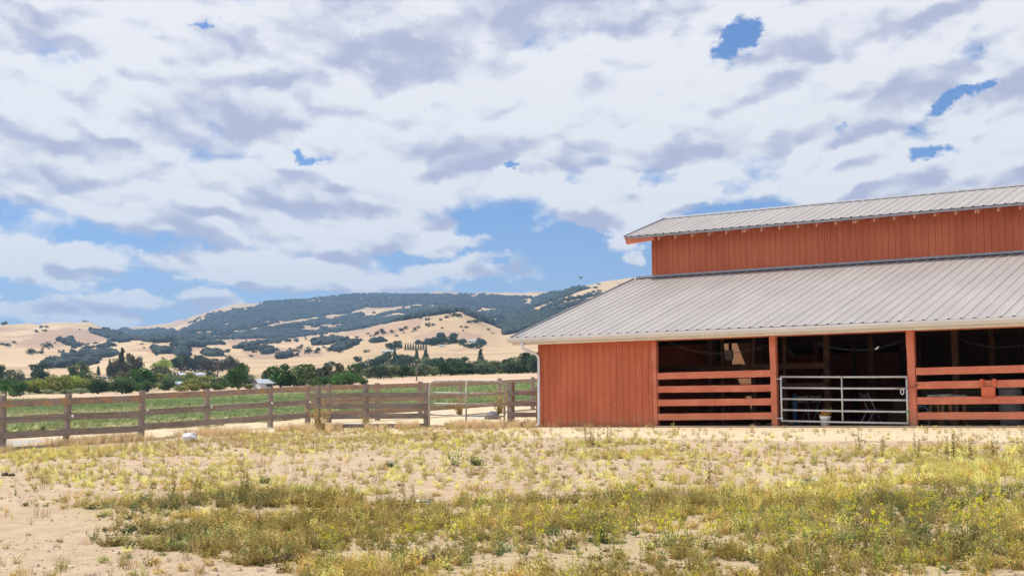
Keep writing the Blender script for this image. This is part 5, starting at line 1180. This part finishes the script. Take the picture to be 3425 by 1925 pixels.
TREES = [ # x centre, base y, height px, width px, kind, colour  (2576 scale)
 (15, 997, 50, 52, 'bush', 'gr'), (50, 997, 46, 40, 'bush', 'gr'), (3, 962, 44, 26, 'round', 'dk'), (27, 964, 32, 26, 'round', 'gy'), (48, 962, 34, 26, 'round', 'gy'), (101, 958, 44, 46, 'round', 'dk'), (75, 990, 34, 40, 'bush', 'ol'),
 (98, 989, 36, 46, 'bush', 'yg'), (125, 989, 44, 50, 'bush', 'ol'), (152, 989, 50, 50, 'bush', 'ol'), (178, 988, 48, 50, 'bush', 'yg'), (204, 987, 40, 44, 'bush', 'ol'), (120, 992, 14, 30, 'bush', 'pale'), (165, 991, 15, 34, 'bush', 'pale'), (205, 990, 16, 34, 'bush', 'pale'),
 (197, 956, 42, 44, 'round', 'md'), (216, 962, 34, 34, 'round', 'md'), (247, 948, 24, 14, 'conifer', 'dk'), (288, 955, 56, 34, 'round', 'br'), (305, 955, 68, 34, 'conifer', 'br'), (300, 952, 46, 30, 'round', 'br'), (325, 952, 62, 34, 'round', 'br'), (345, 948, 46, 30, 'round', 'br'), (275, 950, 40, 16, 'conifer', 'br'),
 (346, 984, 58, 66, 'round', 'gr'), (247, 990, 45, 52, 'round', 'dk'), (308, 990, 44, 58, 'round', 'dk'), (304, 955, 24, 24, 'round', 'tan'), (372, 986, 28, 36, 'bush', 'dk'), (360, 984, 36, 40, 'bush', 'gr'), (330, 988, 30, 40, 'bush', 'gr'),
 (406, 948, 42, 54, 'round', 'yg'), (402, 962, 42, 60, 'round', 'br'), (430, 962, 30, 40, 'round', 'dk'), (456, 936, 42, 46, 'round', 'dk'), (452, 918, 22, 30, 'round', 'yg'), (490, 936, 36, 46, 'round', 'bl'), (520, 938, 36, 50, 'round', 'br'), (548, 936, 34, 42, 'round', 'br'), (505, 925, 30, 40, 'round', 'bl'),
 (473, 968, 30, 40, 'round', 'ol'), (438, 962, 16, 22, 'round', 'br'), (531, 958, 22, 26, 'round', 'dk'), (600, 980, 62, 52, 'round', 'gr'), (585, 972, 45, 36, 'round', 'md'), (592, 932, 32, 36, 'round', 'br'), (565, 978, 34, 34, 'bush', 'md'), (575, 935, 38, 30, 'round', 'br'),
 (425, 982, 24, 36, 'bush', 'dk'), (400, 980, 18, 30, 'bush', 'ol'), (452, 984, 18, 34, 'bush', 'ol'), (482, 983, 20, 36, 'bush', 'ol'), (512, 982, 22, 36, 'bush', 'ol'), (540, 981, 24, 34, 'bush', 'md'), (630, 978, 14, 30, 'bush', 'ol'),
 (706, 974, 58, 62, 'round', 'gr'), (740, 972, 48, 50, 'round', 'gr'), (680, 972, 42, 36, 'round', 'dk'), (768, 971, 54, 56, 'round', 'md'), (800, 960, 36, 30, 'round', 'bl'), (842, 966, 52, 60, 'round', 'br'), (830, 925, 16, 26, 'round', 'bl'), (866, 970, 38, 58, 'bush', 'gr'), (892, 950, 36, 40, 'round', 'gr'), (911, 969, 20, 28, 'bush', 'gr'), (815, 972, 34, 40, 'bush', 'gr'), (786, 973, 26, 36, 'bush', 'md'), (885, 968, 24, 28, 'bush', 'br'),
 (930, 951, 28, 36, 'round', 'gy'), (958, 952, 34, 50, 'round', 'bl'), (985, 950, 32, 44, 'round', 'gy'), (1010, 949, 30, 40, 'round', 'dk'), (1037, 946, 26, 40, 'bush', 'dk'), (1068, 946, 30, 40, 'round', 'gy'), (955, 925, 30, 46, 'round', 'bl'), (985, 922, 36, 46, 'round', 'bl'), (993, 915, 34, 18, 'conifer', 'dk'), (1015, 922, 32, 44, 'round', 'bl'), (1040, 925, 30, 42, 'round', 'bl'), (1048, 916, 34, 20, 'conifer', 'bl'), (1071, 918, 34, 28, 'conifer', 'bl'), (1062, 928, 30, 40, 'round', 'gy'), (1092, 930, 30, 44, 'round', 'bl'), (1000, 937, 26, 44, 'round', 'dk'), (968, 935, 26, 40, 'bush', 'bl'), (940, 935, 22, 36, 'round', 'md'),
 (1108, 944, 34, 50, 'round', 'dk'), (1135, 944, 37, 60, 'round', 'dk'), (1160, 942, 32, 44, 'round', 'dk'), (1088, 945, 30, 36, 'bush', 'gy'), (1150, 924, 22, 36, 'round', 'bl'), (1190, 941, 36, 50, 'round', 'dk'), (1209, 915, 34, 24, 'conifer', 'dk'), (1218, 941, 38, 50, 'round', 'gy'), (1243, 940, 34, 40, 'round', 'gy'), (1262, 939, 28, 34, 'bush', 'pale'), (1110, 920, 20, 30, 'conifer', 'dk'),
 (1282, 939, 40, 40, 'round', 'bl'), (1300, 939, 46, 50, 'round', 'gy'), (1328, 938, 50, 50, 'round', 'bl'), (1352, 938, 52, 46, 'round', 'bl'), (1312, 938, 28, 40, 'bush', 'gy'), (1342, 938, 26, 44, 'bush', 'dk')]
def tree(x, y, hp, wp, kind, col, lab, far_=False, group=None, idx=0):
    res = pix_rho(x, y+.0, 180.)
    if res is None: return
    p, r = res; h = hp*K*r/F_PX*1.12; w = wp*K*r/F_PX*1.22
    root = empty({'round': 'broadleaf_tree', 'bush': 'bush', 'conifer': 'conifer', 'poplar': 'poplar'}[kind], p, rng.uniform(0, 6.28)); root.scale = (w, w, h)
    tag(root, lab, {'round': 'tree', 'bush': 'bush', 'conifer': 'conifer', 'poplar': 'poplar'}[kind], group)
    c = link(bpy.data.objects.new('crown', CR[kind][idx % len(CR[kind])])); c.parent = root; k = rng.uniform(.85, 1.15); q_ = COL[col]; c.color = (q_[0]*k*1.8, q_[1]*k*1.85, q_[2]*k*1.8, 1)
    t_ = link(bpy.data.objects.new('trunk', TR[kind][idx % 3])); t_.parent = root
KW = {'round': 'rounded tree', 'bush': 'bush', 'conifer': 'pointed conifer', 'poplar': 'poplar'}
ordn = lambda n: f"{n}{'th' if 10 <= n % 100 <= 20 else {1: 'st', 2: 'nd', 3: 'rd'}.get(n % 10, 'th')}"
cnt = {}
FR = random.Random(5)
for k in range(46):      # lower bushes and trees that close the belt
    x = 60+k*13.2+FR.uniform(-4, 4)
    if 628 < x < 690 or x > 665: continue
    yb_ = np.interp(x, [0, 200, 400, 650], [992, 986, 982, 975])-FR.choice([0, 3, 10, 16]); TREES.append((x, yb_, FR.uniform(16, 30), FR.uniform(30, 46), FR.choice(['bush', 'round', 'bush']), FR.choice(['md', 'dk', 'ol', 'gr', 'gy'])))
for k in range(34):
    x = 925+k*13.2+FR.uniform(-4, 4); yb_ = np.interp(x, [925, 1110, 1360], [950, 944, 938])-FR.choice([0, 2, 6, 12]); TREES.append((x, yb_, FR.uniform(18, 34), FR.uniform(34, 52), FR.choice(['bush', 'round', 'round']), FR.choice(['bl', 'dk', 'gy', 'bl'])))
for k in range(12):
    x = 690+k*19+FR.uniform(-4, 4); yb_ = np.interp(x, [690, 910], [971, 966])-FR.choice([0, 4, 9]); TREES.append((x, yb_, FR.uniform(20, 30), FR.uniform(34, 48), FR.choice(['bush', 'round']), FR.choice(['md', 'dk', 'gr'])))
for k, (x, y, hp, wp, kind, col) in enumerate(sorted(TREES)):
    zone = 'left of the fence corner' if x < 390 else 'around the valley houses' if x < 660 else 'above the fence middle' if x < 925 else 'behind the corral gate'
    key = (kind, col, zone); cnt[key] = cnt.get(key, 0)+1
    tree(x, y, hp, wp, kind, col, f"{ordn(cnt[key])} from left of the {CW[col]} {KW[kind]}s {zone}", idx=k)
for k in range(9):
    x = 1020+k*6.5; tree(x, 881, 17 if k != 7 else 22, 7., 'poplar', 'dk', f'{ordn(k+1)} from left in the row of thin dark poplars on the golden hill', idx=k)

for k, (x, y, hp, wp) in enumerate(((985, 879, 17, 24), (1002, 876, 20, 22), (1086, 869, 18, 20), (1098, 867, 22, 22), (1112, 866, 20, 24), (1128, 864, 20, 26), (1143, 862, 17, 22), (1160, 868, 12, 18), (1172, 872, 10, 16), (1186, 876, 13, 22), (1202, 876, 14, 24), (1206, 862, 13, 9))):
    tree(x, y, hp, wp, 'round', 'dk', f'{ordn(k+1)} from left of the dark trees around the houses on the golden hill', idx=k)

# ------------------------------------------------------------------ oaks on the hills
oak_me = [crown_mesh(s+80, 'bush', 130) for s in range(6)]
HO = [(75, 892, 20, 22), (88, 889, 12, 14), (102, 889, 13, 16), (20, 872, 12, 18), (5, 868, 9, 14), (112, 873, 12, 18), (122, 873, 12, 18), (93, 836, 8, 12), (110, 833, 8, 14), (118, 824, 7, 12), (103, 824, 8, 10), (154, 888, 12, 14), (200, 830, 5, 6), (262, 868, 5, 8), (205, 920, 12, 20), (80, 925, 12, 18), (240, 866, 7, 14), (215, 868, 9, 18), (310, 858, 6, 12), (355, 866, 5, 10),
 (527, 892, 18, 20), (545, 893, 20, 22), (570, 886, 10, 16), (640, 886, 10, 14), (625, 882, 12, 18), (700, 884, 12, 16), (740, 884, 12, 18), (755, 878, 10, 20), (776, 889, 22, 22), (798, 888, 18, 16), (744, 897, 12, 14), (826, 884, 14, 12), (853, 887, 16, 15), (895, 907, 16, 16), (903, 910, 18, 20), (922, 886, 9, 17), (946, 842, 12, 14), (966, 840, 14, 20), (960, 832, 10, 12), (987, 838, 12, 14), (1010, 832, 10, 14), (1020, 827, 10, 12), (1044, 832, 12, 14), (1078, 822, 14, 16), (1090, 819, 10, 10), (1112, 826, 5, 10), (1108, 806, 8, 10), (1075, 806, 10, 12), (1056, 802, 10, 12), (1033, 802, 9, 12), (1140, 796, 14, 20), (1155, 798, 14, 20), (1125, 800, 10, 14), (1180, 812, 9, 16), (1200, 812, 12, 22), (1190, 810, 8, 14), (1240, 838, 4, 8), (1340, 802, 10, 12), (1358, 795, 8, 10), (1350, 812, 14, 18), (1000, 872, 20, 22), (980, 876, 18, 22),
 (1320, 760, 8, 10), (1405, 742, 10, 14), (1425, 770, 10, 12), (1445, 762, 12, 16), (1390, 780, 10, 14), (1372, 790, 10, 14), (1410, 790, 10, 14), (1460, 752, 9, 12), (1498, 724, 5, 16), (1482, 740, 8, 16), (1492, 736, 8, 14), (1505, 734, 8, 14), (1475, 744, 9, 14), (1506, 716, 5, 12), (1462, 722, 5, 6), (1440, 735, 7, 10), (1355, 770, 8, 10), (1380, 765, 8, 12), (1400, 800, 9, 12), (1430, 782, 9, 12), (1335, 792, 9, 12),
 (10, 815, 9, 14), (25, 811, 10, 14), (40, 809, 11, 18), (52, 808, 12, 18), (66, 806, 11, 18), (80, 806, 8, 14), (92, 804, 9, 10), (100, 805, 9, 10), (108, 806, 9, 8), (120, 806, 6, 12), (135, 806, 5, 12), (150, 808, 5, 12), (165, 809, 4, 12), (180, 809, 4, 12), (200, 809, 5, 12), (215, 809, 5, 14), (230, 810, 6, 14)]
ng = 0
def oak(x, y, hp, wp, group, lab, col, k):
    global ng
    res = pix_rho(x, y, 600.)
    if res is None: return
    p, r = res; h = hp*K*r/F_PX*1.1; w = wp*K*r/F_PX*1.1
    o = link(bpy.data.objects.new('oak_tree', oak_me[k % 6])); o.location = (p[0], p[1], p[2]-h*.08); o.scale = (w, w, h); o.rotation_euler = (0, 0, rng.uniform(0, 6.28)); q_ = rng.uniform(.85, 1.2); o.color = (col[0]*q_, col[1]*q_, col[2]*q_, 1)
    tag(o, lab, 'oak', group); ng += 1
oc_ = (.05, .068, .04)
for k, (x, y, hp, wp) in enumerate(HO):
    if x < 360: g_, l_ = 'oaks dotted over the left golden hill', 'small dark oak dotted on the pale golden hill at the left'
    elif x < 900: g_, l_ = 'oaks on the middle golden slopes', 'small dark oak on the golden slopes in the middle distance'
    else: g_, l_ = 'oaks on the golden hill left of the barn roof', 'small dark oak on the golden hill left of the barn roof'
    oak(x, y, hp, wp, g_, l_, oc_, k)
# scattered small scrub oaks
SC = [([(330, 870), (640, 880), (640, 900), (340, 905)], 12, 'm'), ([(640, 870), (960, 830), (960, 870), (700, 905)], 26, 'm'), ([(940, 812), (1100, 800), (1260, 836), (1100, 850), (960, 850)], 10, 'r'), ([(1340, 770), (1480, 735), (1530, 730), (1400, 812), (1340, 812)], 34, 'r'), ([(0, 850), (120, 850), (240, 880), (120, 920), (0, 900)], 6, 'l'), ([(560, 845), (850, 800), (960, 815), (800, 850), (640, 872)], 40, 'm')]
for poly, n_, side in SC:
    xs_ = [a for a, b in poly]; ys_ = [b for a, b in poly]; c_ = 0
    while c_ < n_:
        x = rng.uniform(min(xs_), max(xs_)); y = rng.uniform(min(ys_), max(ys_))
        if not in_poly(np.array([x]), np.array([y]), poly)[0]: continue
        c_ += 1; s = rng.uniform(4.5, 9)
        g_, l_ = {'m': ('oaks on the middle golden slopes', 'small dark oak on the golden slopes in the middle distance'), 'r': ('oaks on the golden hill left of the barn roof', 'small dark oak on the golden hill left of the barn roof'), 'l': ('oaks dotted over the left golden hill', 'small dark oak dotted on the pale golden hill at the left')}[side]
        oak(x, y, s, s*1.25, g_, l_, oc_, c_)
print('oaks', ng)
# woodland masses: one object of many crowns
bv, bf = [], []
Pn = []
for poly, w in WOODS:
    xs_ = [a for a, b in poly]; ys_ = [b for a, b in poly]; area = (max(xs_)-min(xs_))*(max(ys_)-min(ys_)); n_ = int(area*(.36 if sum(ys_)/len(ys_) < 853 else .15))
    x = rng.uniform(min(xs_), max(xs_), n_); y = rng.uniform(min(ys_), max(ys_), n_); ok = in_poly(x, y, poly)
    if not ok.any(): continue
    Pq_, rq_, okq = pix_batch(x[ok], y[ok], 900.)
    cl_ = fbm(Pq_[:, 0]/62., Pq_[:, 1]/62., 4, 77); okq &= cl_ > .72-.42*w+rng.normal(size=len(cl_))*.03
    Pn.append(np.column_stack([Pq_[okq], rq_[okq]]))
Pn = np.concatenate(Pn); print('wood crowns', len(Pn))
t_ = (1+5**.5)/2; ico = np.array([(-1, t_, 0), (1, t_, 0), (-1, -t_, 0), (1, -t_, 0), (0, -1, t_), (0, 1, t_), (0, -1, -t_), (0, 1, -t_), (t_, 0, -1), (t_, 0, 1), (-t_, 0, -1), (-t_, 0, 1)]); ico /= np.linalg.norm(ico[0])
icf = np.array([(0, 11, 5), (0, 5, 1), (0, 1, 7), (0, 7, 10), (0, 10, 11), (1, 5, 9), (5, 11, 4), (11, 10, 2), (10, 7, 6), (7, 1, 8), (3, 9, 4), (3, 4, 2), (3, 2, 6), (3, 6, 8), (3, 8, 9), (4, 9, 5), (2, 4, 11), (6, 2, 10), (8, 6, 7), (9, 8, 1)])
n_ = len(Pn); R0 = rng.uniform(2.4, 5.6, n_)*np.where(Pn[:, 3] > 3600, 1.05, 1.); V = ico[None]*rng.uniform(.7, 1.25, (n_, 12, 1))*R0[:, None, None]*np.array([1.1, 1.1, .8])+Pn[:, None, :3]+np.array([0, 0, 1])*R0[:, None, None]*.35
F = (icf[None]+(np.arange(n_)*12)[:, None, None]).reshape(-1, 3); C = np.repeat(np.array([.034, .052, .048])*rng.uniform(.7, 1.35, (n_, 1)), 12, 0)
M_woods = mat('woodland_crowns', lambda T: f_cola(T, .12, .6, 1.4), .95)
tag(mesh_np('woodland', V.reshape(-1, 3), F, M_woods, C), 'dark oak woodland covering the far hillsides', 'woodland', kind='stuff')

# ------------------------------------------------------------------ houses and poles in the valley
def house(x, y, wpx, hpx, wallm, roofm, lab, rot=0., gable=.45):
    res = pix_rho(x, y, 200.)
    if res is None: return
    p, r = res; w = wpx*K*r/F_PX; h = hpx*K*r/F_PX; d = max(4., w*.55); eav = h*(1-gable)
    o = empty('farm_house', p, YAW*-1+rot); o.rotation_euler = (0, 0, -YAW*0+(-YAW)+rot); o.rotation_euler.z = -(-YAW)*-1+rot; tag(o, lab, 'house')
    o.rotation_euler.z = -YAW+rot
    MB().box(-w/2, w/2, -d/2, d/2, -1.5, eav).build('wall', wallm, o)
    m = MB(); e = .4
    m.quad((-w/2-e, -d/2-e, eav-.1), (w/2+e, -d/2-e, eav-.1), (w/2+e, 0, h), (-w/2-e, 0, h)); m.quad((w/2+e, d/2+e, eav-.1), (-w/2-e, d/2+e, eav-.1), (-w/2-e, 0, h), (w/2+e, 0, h))
    for sx in (-1, 1): m.poly([(sx*w/2, -d/2, eav), (sx*w/2, d/2, eav), (sx*w/2, 0, h-.05)])
    m.build('roof', roofm, o)
    for k in range(max(1, int(w/4))): MB().box(-w/2+1.2+k*3.6, -w/2+2.4+k*3.6, -d/2-.04, -d/2-.01, eav*.35, eav*.75).build('window', M_win, o)
house(480, 949, 62, 12, M_house, M_hroof, 'long low white house with a bluish roof among the valley trees', .15)
house(662, 977, 34, 24, M_house, M_hroof, 'white farm house with grey roof standing left of the big tree group', .5, .4)
house(457, 971, 24, 12, M_house, M_hroof, 'small white shed in front of the long white valley house', .1)
house(70, 958, 16, 10, M_peach, M_peach, 'small peach coloured house at the far left of the valley', 0, .3)
house(265, 953, 20, 10, M_house, M_tan, 'small cream house just left of the brown conifers', .1)
house(398, 964, 24, 4, M_house, M_house, 'flat white trailer behind the bushes left of the valley houses', 0, .2)
house(975, 887, 30, 7, M_house, M_hroof, 'pale house on the golden hill left of the poplar row', .1)
house(1188, 862, 20, 9, M_house, M_hroof, 'pale hilltop house right of the poplar row', -.2)
house(1112, 872, 14, 5, M_house, M_hroof, 'small white hill house between the poplars and the hilltop house', 0)
def upole(x, yb, yt, lab, r_=None):
    if r_: p = at_s(x*K, yb*K, r_); p = np.array([p[0], p[1], float(zground(p[0], p[1]))]); r = r_
    else: p, r = pix_rho(x, yb, 100.)
    h = (yb-yt)*K*r/F_PX; o = empty('utility_pole', p, -YAW); tag(o, lab, 'utility pole')
    MB().tube([(0, 0, -.5), (0, 0, h)], [.15, .1], 8).build('pole', M_pole, o); MB().box(-1.1, 1.1, -.06, .06, h*.93, h*.93+.14).build('crossarm', M_pole, o)
    m = MB()
    for sx in (-1, -.4, .4, 1): m.lathe((sx, 0, h*.93+.14), [(.05, 0), (.07, .1), (.03, .2)], 6)
    for k_, sx in enumerate((-1, -.4, .4, 1)): MB().lathe((sx, 0, h*.93+.14), [(.05, 0), (.07, .1), (.03, .2)], 6).build('insulator', M_bulb, o)
upole(547, 979, 908, 'tall thin utility pole between the valley bushes left of the bright tree')
upole(1048, 958, 915, 'thin utility pole in the dry field before the dark tree belt')
upole(1046-430, 946, 925, 'short far utility pole by the valley houses')

# ------------------------------------------------------------------ haze
hz = MB().box(-5200, 5200, -400, 7800, -30, 1); hz = MB(); hz.box(-9200, 4800, -600, 9000, -45, 560)
def hazemat():
    m = bpy.data.materials.new('haze'); m.use_nodes = True; T = NT(m.node_tree); T.n.clear(); out = T.node('ShaderNodeOutputMaterial'); v = T.node('ShaderNodeVolumePrincipled')
    v.inputs['Color'].default_value = (.42, .66, 1., 1); v.inputs['Density'].default_value = 1.15e-4; v.inputs['Anisotropy'].default_value = .2; T.l.new(v.outputs[0], out.inputs['Volume']); return m
tag(hz.build('haze', hazemat()), 'thin bluish haze of the distant air', 'haze', kind='stuff')
